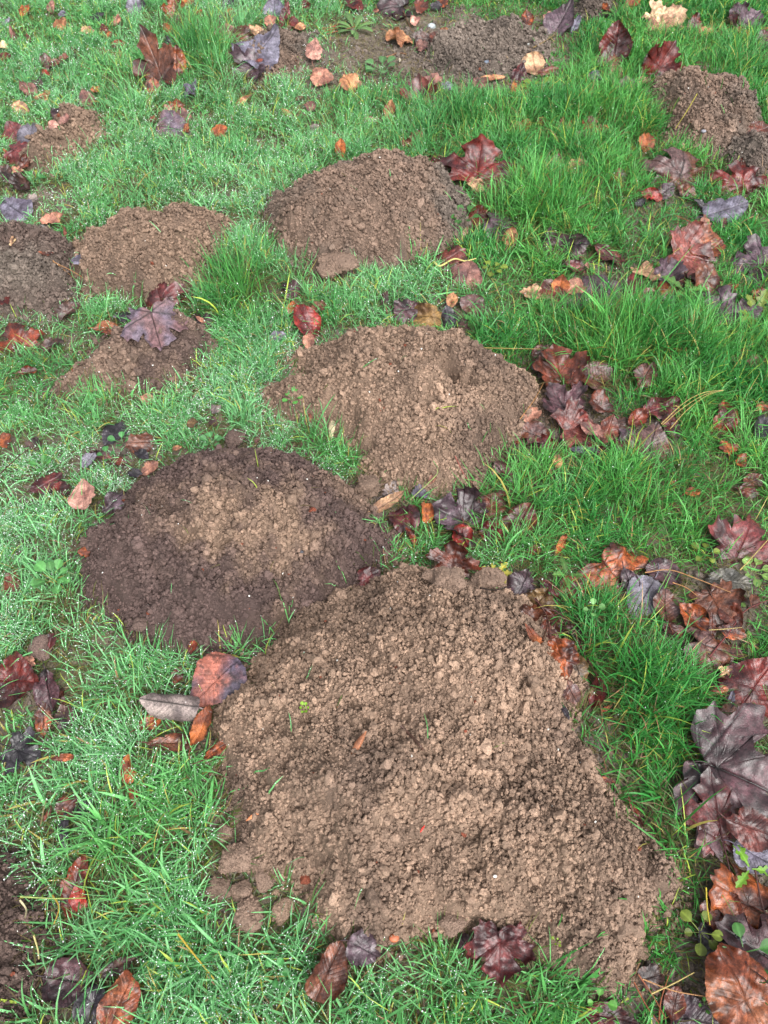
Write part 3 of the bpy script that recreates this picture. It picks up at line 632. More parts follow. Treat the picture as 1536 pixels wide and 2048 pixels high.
(870,218,28,0,'scrap','pinkbrown','small pinkish brown scrap below the pink red lobed leaf'),
(832,275,36,0,'scrap','pinktan','pinkish tan leaf hidden behind the rear round molehill grass',{'cover':.3}),
(815,290,26,0,'scrap','brown','brown leaf deep in grass behind the rear round molehill'),
(1038,262,46,20,'ovate','orange','tan orange leaf sunk in the thick green grass middle',{'cover':.35}),
(1052,250,30,60,'ovate','orange','orange leaf tip just above the sunken tan orange leaf',{'cover':.2}),
(1085,245,32,0,'scrap','rust','rust scrap in thick grass above a red narrow leaf',{'cover':.35}),
(1121,254,36,75,'strip','darkred','dark red narrow leaf upright in thick grass',{'tilt':50}),
(1146,252,34,10,'ovate','orange','blurred orange leaf behind grass beside the dark red narrow one',{'cover':.3}),
(1180,260,42,90,'maple','red','small bright red lobed leaf in thick green grass',{'tilt':30,'stem':0,'cover':.08}),
(1212,262,28,40,'scrap','rust','orange brown scrap right of the small red lobed leaf',{'cover':.2}),
(1165,276,36,0,'scrap','pinkbrown','faint pinkish scrap under the small red lobed leaf',{'cover':.4}),
(1294,284,44,80,'ovate','orange','orange oval leaf behind blades near the grey tan molehill foot',{'cover':.25,'tilt':35}),
# --- far right
(1208,12,34,-30,'strip','rust','rust strip on the tiny dark soil heap at the far edge'),
(1265,6,36,20,'scrap','orange','orange leaf at the far edge in bright grass'),
(1322,44,70,10,'maple','cream','large pale crumpled lobed leaf in bright far grass',{'crumple':.16,'tilt':28,'stem':0}),
(1304,52,36,-60,'ovate','pinktan','pinkish tan side of the pale crumpled leaf, drooping into grass'),
(1354,36,50,35,'strip','pinkbrown','pinkish brown strip rising from the pale crumpled leaf'),
(1389,50,40,80,'ovate','rustred','dark rust leaf with a light stalk in bright far grass',{'tilt':45}),
(1410,66,38,10,'ovate','tanorange','peach pointed leaf in front of the dark rust stalked leaf'),
(1470,28,42,70,'ovate','plumgrey','grey purple upright leaf at the far right group',{'tilt':45}),
(1467,42,28,80,'round','darkred','dark red round leaf under the grey purple upright leaf',{'tilt':30}),
(1494,46,50,30,'maple','plumgrey','mauve lobed leaf of the far right group',{'tilt':30,'stem':0}),
(1484,68,42,-30,'ovate','rustspot','rust orange leaf at the bottom of the far right group',{'tilt':25}),
(1530,84,50,60,'broad','plumred','dark pinkish leaf cut by the frame under an orange tip',{'tilt':35}),
(1532,62,26,40,'scrap','orange','orange tip at the frame edge above the dark pinkish leaf'),
(1230,96,80,104,'ovate','darkred','tall upright maroon leaf in green grass',{'tilt':62,'lift':.05,'cover':.04,'curl':.9,'wide':1.15,'crumple':.06}),
(1214,126,50,20,'maple','redbrown','dark red brown lobed leaf at the foot of the tall maroon leaf',{'tilt':30,'stem':0}),
(1190,155,38,10,'ovate','slate','slate grey oval leaf in grass left of a curved brown one'),
(1233,143,40,-45,'ovate','pinktan','pinkish tan leaf sloping down from the maroon leaf foot'),
(1318,134,70,50,'maple','darkred','deep red lobed leaf rising behind the grey tan molehill',{'tilt':52,'lift':.04,'stem':0}),
(1300,128,44,100,'ovate','redbrown','red brown flank leaf beside the deep red lobed one',{'tilt':50,'lift':.03}),
(1314,108,26,50,'ovate','rustred','small rust red tip above the deep red lobed leaf',{'tilt':40,'lift':.05}),
(1284,163,24,70,'ovate','pink','pink leaf bit at the rear corner of the grey tan molehill'),
(1255,174,52,-15,'ovate','grey','curved grey brown leaf bridging grass and the grey tan molehill',{'bend':-2.2}),
(1226,172,20,80,'strip','orange','little orange leaf between the slate oval and curved leaf'),
(1204,184,22,-70,'strip','orange','little orange streak below the slate grey oval leaf'),
(1177,196,20,80,'strip','darkred','very small dark red spike in the green grass'),
(1240,205,24,0,'scrap','pinktan','pinkish scrap in grass under the curved grey brown leaf'),
(1404,142,44,0,'scrap','brown','brown leaf partly under the top of the grey tan molehill'),
(1434,146,34,0,'scrap','grey','greyish leaf behind the top of the grey tan molehill'),
(1512,276,44,15,'broad','redbrown','dull red brown leaf by the spilled grey heap',{'cover':.3}),
# --- right, upper middle
(1152,338,60,22,'ovate','tan','tan leaf long and thin, half covered by thick grass',{'cover':.3,'curl':2}),
(1114,326,34,80,'ovate','redbrown','red brown leaf tip next to the long tan one',{'tilt':35}),
(1239,356,42,-80,'ovate','redbrown','narrow dark red brown leaf standing in thick grass',{'tilt':40}),
(1362,352,108,95,'maple','plumrust','large rust edged lobed leaf with a mauve middle',{'tilt':20,'crumple':.10,'cover':.03,'stem':0}),
(1330,384,44,30,'ovate','plumgrey','mauve striped leaf under the large rust edged lobed leaf'),
(1303,390,42,-10,'ovate','red','red leaf at the outer corner under the mauve striped leaf'),
(1280,406,22,0,'scrap','black','small dark leaf at the edge of thick grass below the red one'),
(1374,384,44,-20,'scrap','brown','brown crumpled underside below the large rust edged leaf'),
(1484,368,74,100,'maple','darkred','vivid red lobed leaf in front of the spilled grey heap',{'tilt':25,'crumple':.14,'cover':.03,'stem':.2}),
(1486,330,34,110,'strip','redbrown','red brown strip climbing from the vivid red lobed leaf'),
(1450,420,88,12,'broad','slate','dark slate leaf with a hole, lying on low moss',{'tilt':14,'crumple':.08,'cover':.0,'wide':.8}),
(1404,408,44,-20,'strip','black','black leaf strip shadowed beside the dark slate leaf'),
(1413,446,30,-30,'scrap','pinktan','pinkish bit at the lower corner of the dark slate leaf'),
(1448,446,22,-80,'scrap','pinkbrown','small pinkish tip under the middle of the dark slate leaf'),
(1376,466,42,-25,'scrap','pink','pale pink scrap above the amber leaf'),
(1405,490,84,-14,'broad','rusttan','amber brown broad leaf behind the brick red lobed leaf',{'tilt':16,'cover':.03}),
(1366,512,98,-5,'maple','pinkred','brick red lobed leaf, largest of the middle heap',{'tilt':24,'cover':.02,'crumple':.08,'stem':0}),
(1340,474,26,80,'ovate','darkred','little dark red leaf standing above the brick red lobed leaf'),
(1358,486,40,10,'scrap','darkred','deep red leaf tucked between amber and brick red leaves'),
(1214,508,72,-22,'ovate','pinkred','pinkish red pointed leaf left of the wrinkled tan one',{'cover':.05,'wide':.9}),
(1288,538,62,30,'scrap','tan','wrinkled tan brown leaf with holes in the middle heap',{'crumple':.28}),
(1336,552,60,40,'maple','plumgrey','mauve lobed leaf below the brick red one in the middle heap',{'tilt':20,'stem':0}),
(1368,558,52,20,'scrap','redbrown','glossy brown leaf right of the mauve lobed leaf'),
(1411,556,60,80,'broad','brown','standing dark brown leaf at the end of the middle heap',{'tilt':40,'lift':.04}),
(1396,577,42,0,'scrap','plumgrey','crumpled dark mauve leaf below the standing brown leaf',{'crumple':.28}),
(1225,594,100,150,'maple','plumgrey','wide mauve lobed leaf under long pale grass blades',{'tilt':14,'stem':0}),
(1262,576,56,65,'ovate','plumred','folded plum red leaf between mauve and brown leaves',{'fold':.6}),
(1215,618,80,0,'scrap','pinktan','tan underside showing below the wide mauve lobed leaf',{'cover':.3}),
(1164,604,44,60,'scrap','plumgrey','grey plum leaf with wet sheen left of the wide mauve one'),
(1298,598,52,-60,'broad','redbrown','dark red brown leaf behind grass in the middle heap',{'cover':.2}),
(1326,580,44,0,'ovate','rust','rust brown leaf behind the light green serrated sprout'),
(1330,606,40,20,'scrap','plum','shadowy plum leaf under the light green serrated sprout',{'cover':.3}),
(1455,628,92,5,'maple','plumgrey','grey mauve lobed leaf beside the yellow green weed',{'tilt':20,'cover':.06,'stem':0}),
(1516,526,76,175,'maple','plumgrey','dark mauve lobed leaf cut by the frame beyond green grass',{'tilt':16}),
(1528,508,30,60,'ovate','pinkbrown','pinkish brown leaf behind the dark mauve frame leaf'),
(1464,572,22,0,'scrap','rust','rust speck in the grass between heap and frame',{'cover':.3}),
(1518,590,34,10,'scrap','rust','rust leaf in grass near the frame under the dark mauve leaf',{'cover':.25}),
(1128,492,88,-5,'broad','plum','wet dark plum leaf with a wavy rim under thick grass',{'tilt':18,'crumple':.12}),
(1101,472,40,-10,'ovate','pinkred','pinkish red leaf on top of the wet dark plum leaf'),
(1150,536,50,-15,'ovate','plumred','plum brown leaf in the hollow below the wet dark plum leaf'),
(1172,537,28,75,'strip','pink','pale pink sliver right of the plum brown hollow leaf'),
(1120,574,44,80,'ovate','orange','orange folded leaf joined to a pinkish orange round leaf',{'tilt':30,'fold':.5}),
(1151,575,42,10,'round','pinktan','pinkish orange round leaf joined to the orange folded one',{'tilt':20}),
(1102,581,50,-10,'broad','redbrown','red brown veined leaf left of the orange folded leaf'),
(1066,588,50,-20,'scrap','tan','blurry tan leaf fading into grass at the heap end',{'cover':.4}),
(1120,608,52,0,'scrap','plumrust','dull leaf under the orange folded leaf, covered with blades',{'cover':.35}),
# --- around the rear round molehill, right side
(878,332,78,-38,'strip','redbrown','long dark red brown leaf along the back of the rear round molehill',{'tilt':20,'wide':1.2}),
(905,350,36,0,'scrap','darkred','dark leaf linking the long strip and the red lobed leaf'),
(955,346,96,85,'maple','darkred','upright dark red lobed leaf behind the rear round molehill',{'tilt':34,'cover':.02,'lift':.03,'stem':0}),
(994,322,40,60,'ovate','plumrust','mauve brown leaf beside the upright dark red lobed leaf',{'tilt':30}),
(950,370,40,-30,'scrap','tan','tan tip under the upright dark red lobed leaf',{'cover':.3}),
(953,437,52,35,'ovate','redbrown','folded red brown leaf right of the rear round molehill',{'fold':.5}),
(1000,452,74,-8,'broad','plumgrey','wet mauve grey leaf right of the folded red brown one',{'tilt':14}),
(1020,478,44,70,'ovate','tanorange','tan brown leaf under the wet mauve grey leaf',{'tilt':25}),
(928,470,34,60,'strip','pink','pink strip at the front corner of the rear round molehill'),
(892,518,60,20,'maple','pinkred','pinkish lobed leaf under a pale yellow root',{'tilt':12,'cover':.02,'stem':0}),
(918,506,38,-30,'ovate','plum','dark mauve leaf above the pale yellow root'),
(934,550,64,72,'broad','pinkbrown','reddish brown leaf curling down from the pale yellow root',{'tilt':25,'cover':.02}),
(904,600,34,70,'ovate','tanorange','tan orange leaf in dewy grass left of a dull plum one',{'tilt':20}),
(948,606,50,45,'kite','plumrust','dull plum leaf flat on dewy grass behind the pitted molehill',{'cover':.0,'tilt':10}),
(856,634,74,-6,'broad','ochre','crinkled ochre leaf on the rear rim of the pitted molehill',{'crumple':.16,'tilt':28,'cover':0,'wide':.75,'lift':.015}),
(898,634,50,-72,'ovate','black','glossy dark mauve leaf beside the crinkled ochre leaf',{'tilt':28,'lift':.015,'curl':-2}),
(812,620,56,10,'broad','plum','dark plum leaf behind the crinkled ochre leaf',{'tilt':25}),
(926,652,40,-30,'scrap','darkbrown','dark brown leaf at the rear corner of the pitted molehill'),
(770,600,44,80,'strip','darkbrown','thin dark leaf edge in dewy grass behind the pitted molehill',{'cover':.2}),
# --- centre left
(612,640,76,-52,'ovate','red','bright red curled leaf in dewy grass between two molehills',{'curl':2.4,'tilt':18,'lift':.03}),
(583,616,28,60,'ovate','orange','small orange leaf above the bright red curled leaf'),
(617,682,34,85,'ovate','pinktan','pinkish tan pointed leaf below the bright red curled leaf',{'tilt':25}),
(553,672,34,10,'ovate','greyviolet','dull grey leaf in dewy grass left of the red curled leaf',{'cover':.25}),
(585,578,56,20,'scrap','plum','dark leaf with a wet sheen in front of the tall green tuft',{'cover':.2}),
(640,612,30,0,'scrap','brown','brown leaf just behind the bright red curled leaf',{'cover':.2}),
(320,603,66,100,'maple','plumred','reddish plum lobed leaf behind the large lobed purple leaf',{'tilt':30,'lift':.02,'stem':0}),
(306,640,88,-75,'maple','violet','large lobed purple leaf with pink blotches on the small brown molehill',{'tilt':14,'lift':.034,'crumple':.07,'cover':0,'stem':0,'curl':-.6,'edge':.05}),
(368,592,46,-40,'ovate','darkred','dark red leaf behind the plum lobed one by the green tuft',{'tilt':25}),
(250,632,44,160,'scrap','black','black shadowed leaf left of the large lobed purple leaf'),
(407,650,54,-60,'ovate','plum','dark plum leaf on the rear corner of the small brown molehill',{'tilt':15}),
(402,640,28,-30,'strip','pinktan','tan sliver lying on the dark plum leaf'),
(38,686,66,110,'maple','rustred','rust red lobed leaf in grass beside the frame',{'tilt':22,'cover':.03}),
(101,690,46,15,'ovate','darkbrown','dark curled oval leaf right of the rust red lobed leaf',{'curl':2}),
(55,745,38,10,'ovate','rustred','rust oval leaf below the rust red lobed leaf'),
(135,625,56,30,'ovate','darkbrown','dark leaf in the shaded grass below the dull grey brown molehill',{'cover':.15}),
(210,655,44,10,'ovate','rusttan','tan rust leaf beside yellowish blades left of the purple leaf',{'cover':.2}),
(160,528,30,20,'scrap','slate','slate scrap between the two joined molehills under needles'),
(12,605,28,80,'scrap','darkred','dark red scrap at the frame by the dull grey brown molehill'),
(92,508,28,0,'strip','rustspot','orange flake lying on the dull grey brown molehill',{'cover':0}),
(25,480,24,60,'strip','tan','pale tan sliver at the rear rim of the dull molehill'),
(293,798,34,-15,'ovate','pinktan','pinkish rust leaf at the front foot of the small brown molehill'),
(430,818,24,60,'scrap','grey','small grey scrap in dewy grass right of the small brown molehill',{'cover':.2}),
(385,845,30,10,'scrap','olive','olive brown scrap sunk in dewy grass',{'cover':.35}),
(427,845,22,80,'scrap','darkbrown','dark brown fleck sunk in dewy grass',{'cover':.3}),
(227,868,62,50,'ovate','black','glossy black curled leaf in the dark leaf hollow',{'curl':2}),
(284,884,58,10,'scrap','brown','brown pinkish torn leaf right of the glossy black curl'),
(196,910,58,-12,'strip','plumred','plum strip leaf under the glossy black curl'),
(178,920,36,40,'scrap','greyviolet','grey leaf end under the plum strip leaf',{'cover':.25}),
(282,908,34,-30,'ovate','black','black leaf bit at the lower side of the dark leaf hollow'),
(238,925,44,0,'scrap','redbrown','red brown scrap below the dark leaf hollow',{'cover':.25}),
(92,966,66,25,'ovate','plumred','plum red oval leaf with clover around it'),
(122,977,44,-10,'ovate','darkred','dark red leaf overlapping the plum red oval one'),
(168,990,58,80,'kite','pink','fan shaped pinkish tan leaf in dewy grass',{'tilt':22,'cover':.02,'stem':0,'edge':.05,'lift':.04,'crumple':.05,'curl':.8}),
(228,1004,58,40,'ovate','plumgrey','dull grey plum leaf at the rear corner of the dark molehill',{'cover':.15}),
(298,937,38,30,'ovate','pinktan','salmon pink pointed leaf near the rear of the dark molehill',{'cover':0,'tilt':20}),
(268,948,30,0,'scrap','black','dark leaf bit below the salmon pink pointed leaf'),
(10,880,32,80,'scrap','rust','rust brown leaf at the frame in shaded grass',{'cover':.2}),
(70,890,32,40,'scrap','darkbrown','dark brown leaf rib tangled in grass near the frame',{'cover':.3}),
(175,1112,28,8,'ovate','rust','rust oval leaf on the outer tip of the dark molehill',{'cover':0}),
(352,895,18,20,'scrap','tanorange','tiny tan leaf right behind the dark molehill'),
(515,878,28,60,'strip','pinkbrown','small pinkish strip between dark and pitted molehills'),
# --- gap between the mounds
(768,1010,88,25,'strip','tan','pale tan narrow leaf in the gap beside the pitted molehill',{'curl':.6,'cover':.02,'wide':1.0,'tilt':8,'bend':.4,'crumple':.03,'edge':.02}),
(783,985,50,30,'ovate','grey','dull grey brown leaf lying on soil above the pale tan narrow leaf',{'cover':0,'lift':.008}),
(810,1040,66,-75,'broad','plumred','plum red leaf beside the round orange leaf',{'cover':.04}),
(853,1026,40,95,'round','orange','round bright orange leaf with a curved pale stalk',{'cover':0,'tilt':15,'stem':.7,'lift':.035}),
(822,1072,44,-55,'strip','rustred','rust red folded strip under the plum red leaf'),
(925,1042,94,160,'maple','plumgrey','glossy lobed leaf, slate purple with a red flank',{'cover':.02,'tilt':20,'stem':0,'crumple':.1}),
(922,1074,52,-95,'broad','red','glossy red half of a leaf under the slate purple lobed one',{'tilt':30}),
(985,1012,60,50,'broad','redbrown','red brown glossy leaf joined to the slate purple lobed one',{'cover':.03}),
(984,1062,54,-70,'broad','darkred','wrinkled dark red leaf below the red brown glossy one',{'crumple':.22}),
(1042,1040,70,60,'broad','redbrown','cupped red brown leaf at the end of the glossy row',{'curl':1.6,'cover':.02,'tilt':15}),
(905,1126,66,80,'maple','redbrown','torn rust brown leaf sticking up behind the big molehill',{'tilt':50,'stem':0,'lift':.03}),
(738,1158,46,30,'broad','plumred','purple leaf pinched between two clods where molehills meet',{'tilt':15,'cover':0}),
(865,962,22,50,'ovate','pinktan','salmon flake on the front slope of the pitted molehill',{'cover':0}),
(842,985,36,50,'scrap','slate','slate plum scrap on soil in front of the pitted molehill',{'cover':0}),
(1004,946,54,-40,'scrap','plumrust','crumpled mauve leaf on the front corner of the pitted molehill',{'crumple':.22,'cover':.05}),
(1006,985,30,0,'scrap','redbrown','red brown bit in grass under the crumpled mauve leaf',{'cover':.15}),
(1122,1090,50,65,'strip','orange','rust orange narrow leaf upright in dewy grass'),
(1048,1166,62,65,'kite','plumgrey','smooth purple leaf behind the twig tangle',{'tilt':20,'cover':.02}),
(1098,1176,46,-40,'ovate','darkred','maroon leaf to the side of the twig tangle'),
(1150,1176,58,20,'broad','rust','rust leaf with dark rim in grass near the twig tangle',{'cover':.05}),
(1068,1100,30,0,'scrap','redbrown','small red brown leaf in light grass above the purple one',{'cover':.25}),
# --- leaf heap by the pitted molehill
(1082,706,48,45,'ovate','redbrown','red brown leaf, first of the heap by the pitted molehill'),
(1078,735,44,-80,'ovate','darkbrown','dark leaf in the hollow under the first heap leaf'),
(1118,748,86,110,'maple','redbrown','reddish brown lobed leaf touching a mauve angular one',{'tilt':18,'crumple':.08,'cover':.02,'stem':.4}),
(1186,755,82,160,'kite','plumrust','angular mauve leaf with rust spots on top of the heap',{'tilt':16,'crumple':.05,'cover':0,'wide':.95,'fold':0}),
(1151,762,52,-85,'strip','redbrown','red brown fold between the two top heap leaves',{'tilt':25}),
(1126,812,74,130,'maple','plum','shiny plum lobed leaf in the middle of the heap',{'tilt':15,'cover':.02,'stem':0}),
(1152,838,50,30,'broad','darkred','dark maroon leaf under the shiny plum lobed leaf'),
(1198,810,56,-20,'broad','redbrown','reddish brown leaf below the angular mauve leaf',{'cover':.04}),
(1142,858,84,10,'maple','pinkred','pinkish red lobed leaf across the front of the heap',{'tilt':16,'cover':.04,'stem':0}),
(1070,870,60,-20,'broad','plumrust','brown plum leaf at the molehill side of the heap',{'cover':.1}),
(1060,838,44,20,'ovate','pinktan','dull pink leaf on soil beside the heap'),
(1092,885,44,-30,'scrap','darkred','dark red scrap low in the heap',{'cover':.15}),
(1180,862,52,-30,'ovate','pinkbrown','pinkish brown folded leaf right of the pinkish red lobed leaf',{'fold':.5}),
(1216,862,60,75,'ovate','redbrown','tall narrow red brown leaf in the heap middle',{'tilt':25}),
(1240,850,50,60,'broad','darkbrown','dark brown leaf shading the heap middle'),
(1196,900,50,-10,'strip','plumred','plum strip at the front rim of the heap',{'cover':.1}),
(1166,900,54,-10,'strip','slate','grey sheen leaf strip under grass in front of the heap',{'cover':.15}),
(1272,838,52,40,'ovate','rustred','orange red curled leaf in the heap',{'curl':1.8,'tilt':18}),
(1255,875,44,80,'scrap','plumgrey','small grey mauve leaf left of the big mauve heart shaped one'),
(1302,888,84,80,'kite','plumrust','big mauve heart shaped leaf with tiny holes closing the heap',{'tilt':18,'crumple':.06,'cover':0,'wide':1.0,'fold':0}),
(1318,818,78,15,'ovate','plumred','long plum red leaf behind the heap under yellow needles',{'cover':.08}),
(1340,850,50,-60,'ovate','darkred','dark red leaf between heap and yellow needles',{'cover':.2}),
(1240,893,46,-60,'ovate','darkred','dark red leaf filling the front of the heap',{'cover':.1}),
(1290,752,58,58,'ovate','plumrust','smooth mauve brown oval leaf alone in green grass',{'tilt':20,'cover':.0,'lift':.035,'wide':1.1}),
(1450,842,92,85,'ovate','rustred','fuzzy rust red leaf upright in green grass',{'tilt':22,'wide':.8,'crumple':.12,'cover':.05}),
(1456,895,46,-60,'scrap','rust','rust leaf end below the fuzzy rust red one',{'cover':.2}),
(1482,923,44,20,'scrap','rust','rust brown leaf piece low in grass near the frame',{'cover':.25}),
(1505,962,46,20,'ovate','brown','brown leaf in grass near the frame, upper of a pair',{'cover':.15}),
(1496,982,40,-15,'ovate','redbrown','red brown leaf in grass near the frame, lower of a pair',{'cover':.15}),
(1525,855,58,60,'broad','black','black leaf cut by the frame beside the fuzzy rust red one'),
(1528,815,26,0,'scrap','rust','rust bit at the frame above the black leaf'),
(1115,925,30,100,'ovate','tanorange','tan orange oval leaf in grass in front of the heap',{'tilt':20}),
(1384,985,34,15,'ovate','orange','dull orange leaf under long green blades',{'cover':.25}),
(1347,966,14,0,'scrap','rust','tiny rust dot left of the dull orange leaf'),
(1510,722,40,0,'scrap','pinkbrown','pinkish brown leaf on soil under the yellow green weed',{'cover':.2}),
(1470,720,30,0,'scrap','pinkbrown','faded pink scrap left of the pinkish brown weed leaf',{'cover':.4}),
# --- right, lower middle
(1482,1098,124,72,'maple','plumred','large maroon lobed leaf crossed by a straw blade',{'tilt':14,'cover':.02,'crumple':.06,'wide':.75,'stem':0,'edge':.05,'roll':4}),
(1528,1090,40,20,'strip','darkred','dark red strip touching the large maroon leaf at the frame'),
(1478,1055,34,20,'scrap','rust','rust leaf behind the large maroon lobed leaf'),
(1222,1142,108,-40,'maple','rustspot','orange brown black spotted lobed leaf by twigs',{'tilt':14,'cover':.05,'crumple':.10,'stem':.2}),
(1258,1162,56,-60,'ovate','plumgrey','mauve sheen leaf edge beside the spotted orange brown one',{'cover':.05}),
(1290,1192,92,-120,'broad','greyviolet','pale grey violet veined leaf with a thin dark stalk',{'tilt':12,'cover':.03,'crumple':.03,'curl':-.5,'stem':.35,'wide':.85,'flip':1,'edge':.03}),
(1334,1146,82,-12,'broad','plum','smooth dark purple leaf with a pale dot',{'tilt':12,'cover':.0,'crumple':.05,'wide':.7,'fold':0}),
(1458,1162,100,-6,'ovate','greenbrown','dark greenish grey oval leaf lying under the maroon leaf',{'tilt':10,'cover':.02,'wide':.75}),
(1428,1200,84,-60,'maple','brown','glossy dark brown lobed leaf on the bare patch',{'tilt':14,'cover':0,'stem':.3}),
(1330,1215,76,95,'ovate','plumrust','mauve brown leaf right of the pale grey violet one',{'cover':.05,'tilt':10}),
(1384,1236,74,-42,'ovate','rustspot','rust orange folded leaf on the bare patch',{'fold':.45,'cover':0,'wide':1.1}),
(1464,1232,52,-60,'broad','redbrown','red brown curled leaf right of the dark brown lobed leaf',{'cover':0,'curl':1.8}),
(1506,1204,30,90,'round','brown','brown round leaf on bare soil near green seedlings',{'cover':0,'tilt':8}),
(1425,1250,50,-80,'strip','redbrown','narrow red brown leaf hanging in the bare patch middle',{'cover':0}),
(1345,1258,44,-30,'scrap','redbrown','brown leaf low between grass and the rust orange folded leaf',{'cover':.1}),
(1410,1290,110,-14,'maple','plumrust','wide mauve brown leaf at the front of the bare patch',{'tilt':12,'cover':.08,'stem':0}),
(1462,1264,62,-8,'ovate','rustspot','rust tan leaf with a straw stalk at the front of the bare patch',{'cover':0,'wide':.7}),
(1508,1374,122,60,'broad','darkred','big glossy maroon leaf cut by the frame',{'tilt':14,'cover':.02,'crumple':.09,'wide':1.0}),
(1440,1380,34,5,'ovate','rust','small rust brown oval leaf left of the big glossy maroon one',{'cover':.0}),
(1448,1345,34,40,'scrap','tan','tan crumbling leaf in dry grass above the small rust brown oval',{'crumple':.25}),
(1462,1402,42,80,'strip','slate','grey blackish leaf strip below the small rust brown oval',{'cover':.1}),
(1470,1425,72,0,'ovate','brown','brown leaf lying in grass under the big glossy maroon one',{'cover':.15}),
(1378,1325,30,0,'scrap','darkred','dark red bit under grass in front of the wide mauve leaf',{'cover':.3}),
(1212,1418,26,30,'strip','rust','thin rust flake in grass near the big molehill flank',{'cover':.1}),
# --- lower left
(18,1178,72,72,'ovate','redbrown','red brown pointed leaf at the frame beside dewy grass',{'tilt':14,'wide':.75,'cover':.02}),
(100,1284,36,70,'ovate','plumred','plum leaf behind the dull sunken clod'),
(56,1322,30,-30,'ovate','pinktan','pinkish rust flake under the dull sunken clod'),
(35,1362,96,-5,'kite','darkred','dark red leaf cut by the frame next to a purple brown folded one',{'cover':.04,'tilt':12}),
(96,1382,92,-85,'ovate','plum','purple brown folded leaf pointing to a rust orange one',{'cover':.03,'fold':.4,'tilt':14,'wide':.85}),
(122,1390,44,-80,'strip','redbrown','red brown edge beside the purple brown folded leaf'),
(86,1442,62,80,'ovate','rustspot','rust orange leaf hanging below the purple brown folded one',{'cover':.05,'wide':.75,'tilt':20}),
(130,1432,56,-70,'scrap','darkbrown','dark shadowed leaf in the hollow next to the rust orange one',{'cover':.2}),
(36,1500,66,-20,'maple','black','glossy black lobed leaf in dewy grass at the frame',{'cover':.06}),
(126,1515,48,4,'strip','rust','thin rust brown leaf laid across dewy blades',{'lift':.04}),
(385,1294,30,62,'ovate','rustred','little rust leaf on the front slope of the dark molehill',{'cover':0}),
(430,1362,124,222,'kite','plumpink','large purple leaf blotched with salmon pink and black dots',{'tilt':10,'crumple':.05,'cover':0,'wide':.78,'curl':-.5,'fold':0,'edge':.04,'lift':.045,'stem':0}),
(343,1407,110,172,'broad','grey','rolled grey brown leaf with fine parallel veins',{'curl':5.2,'tilt':6,'roll':0,'crumple':.03,'cover':0,'wide':.85,'fold':0,'bend':0,'edge':.01,'lift':.06,'flip':-1}),
(354,1352,34,70,'ovate','rustred','rust leaf tip left of the large blotched purple leaf'),
(302,1442,62,32,'ovate','rust','rust orange narrow leaf under the rolled grey brown one',{'cover':.06,'wide':.7}),
(345,1487,96,4,'ovate','brown','long dull brown leaf ending at the bright orange one',{'cover':.1,'wide':.55}),
(404,1456,84,62,'ovate','orange','bright orange leaf pointing at the big molehill',{'cover':.0,'tilt':14,'wide':.7,'lift':.045}),
(437,1505,66,35,'strip','rustspot','torn orange strip with a curled stalk on the big molehill flank',{'cover':0,'stem':.3}),
(256,1545,66,82,'ovate','orange','bright orange leaf upright in dark green grass',{'cover':.12,'wide':.7,'tilt':20}),
(268,1592,54,-75,'strip','rust','rust strip below the bright orange upright leaf',{'cover':.2}),
(135,1614,48,40,'broad','redbrown','red brown leaf above the deep hole in wet grass',{'cover':.1}),
(95,1628,30,60,'strip','redbrown','red brown strip at the left of the deep hole in wet grass'),
(165,1618,44,-20,'scrap','black','black leaf over the deep hole in wet grass',{'cover':.1}),
(128,1660,66,85,'strip','black','black leaf going down into the deep hole',{'cover':.25}),
(152,1775,112,72,'ovate','rustred','long maroon leaf with an orange rim in wet grass',{'cover':.05,'curl':1.6,'wide':.75,'tilt':16}),
(160,1800,50,100,'ovate','red','red lower end of the long maroon leaf with an orange rim',{'cover':.02}),
(140,1962,104,-12,'broad','plum','shiny plum leaf behind blades in the near corner',{'cover':.1,'tilt':12}),
(240,2005,120,66,'broad','rusttan','glossy rust orange leaf in the near corner',{'cover':.02,'crumple':.12,'wide':.62,'tilt':16,'lift':.04}),
(235,1935,84,25,'strip','darkbrown','long dark brown leaf behind the glossy rust orange one',{'cover':.1}),
(185,2012,70,70,'broad','black','black wet leaf between plum and rust orange leaves',{'cover':.1}),
(105,1940,44,0,'scrap','rust','rust leaf edge over the shiny plum leaf',{'cover':.25}),
(455,2042,22,60,'ovate','rust','tiny rust leaf at the near edge in dewy grass'),
# --- front edge
(655,1945,104,65,'broad','brown','glossy brown leaf at the front foot of the big molehill',{'cover':.02,'crumple':.07,'wide':.92,'tilt':10,'lift':.04,'stem':0}),
(725,1897,66,-30,'broad','plumgrey','dull purple leaf emerging from under the big molehill',{'cover':.0,'lift':.035}),
(1000,1884,98,-88,'maple','plumred','wet maroon leaf with orange corners under the big molehill front',{'cover':.0,'crumple':.14,'lift':.04,'stem':0,'tilt':8}),
(928,1882,32,-60,'scrap','plum','dark plum bit left of the wet maroon leaf'),
(1120,1322,70,-70,'broad','rustspot','crumpled rust leaf at the lower end of the twig tangle',{'crumple':.25,'cover':0,'tilt':18}),
(1152,1338,64,-70,'ovate','olive','olive brown leaf right of the crumpled rust leaf',{'cover':0,'tilt':18}),
(1134,1302,36,-20,'scrap','slate','small slate shiny leaf above the crumpled rust leaf',{'cover':0}),
(1192,1385,62,80,'ovate','darkred','dark maroon folded leaf at the flank of the big molehill',{'fold':.7,'cover':0,'wide':.8}),
(1072,1285,74,-45,'strip','orange','long orange leaf edge buried in the big molehill',{'cover':0,'tilt':14,'wide':.7}),
(1078,1205,66,60,'broad','olive','upright olive brown leaf at the start of the twig tangle',{'crumple':.16,'tilt':40,'cover':0,'lift':.02}),
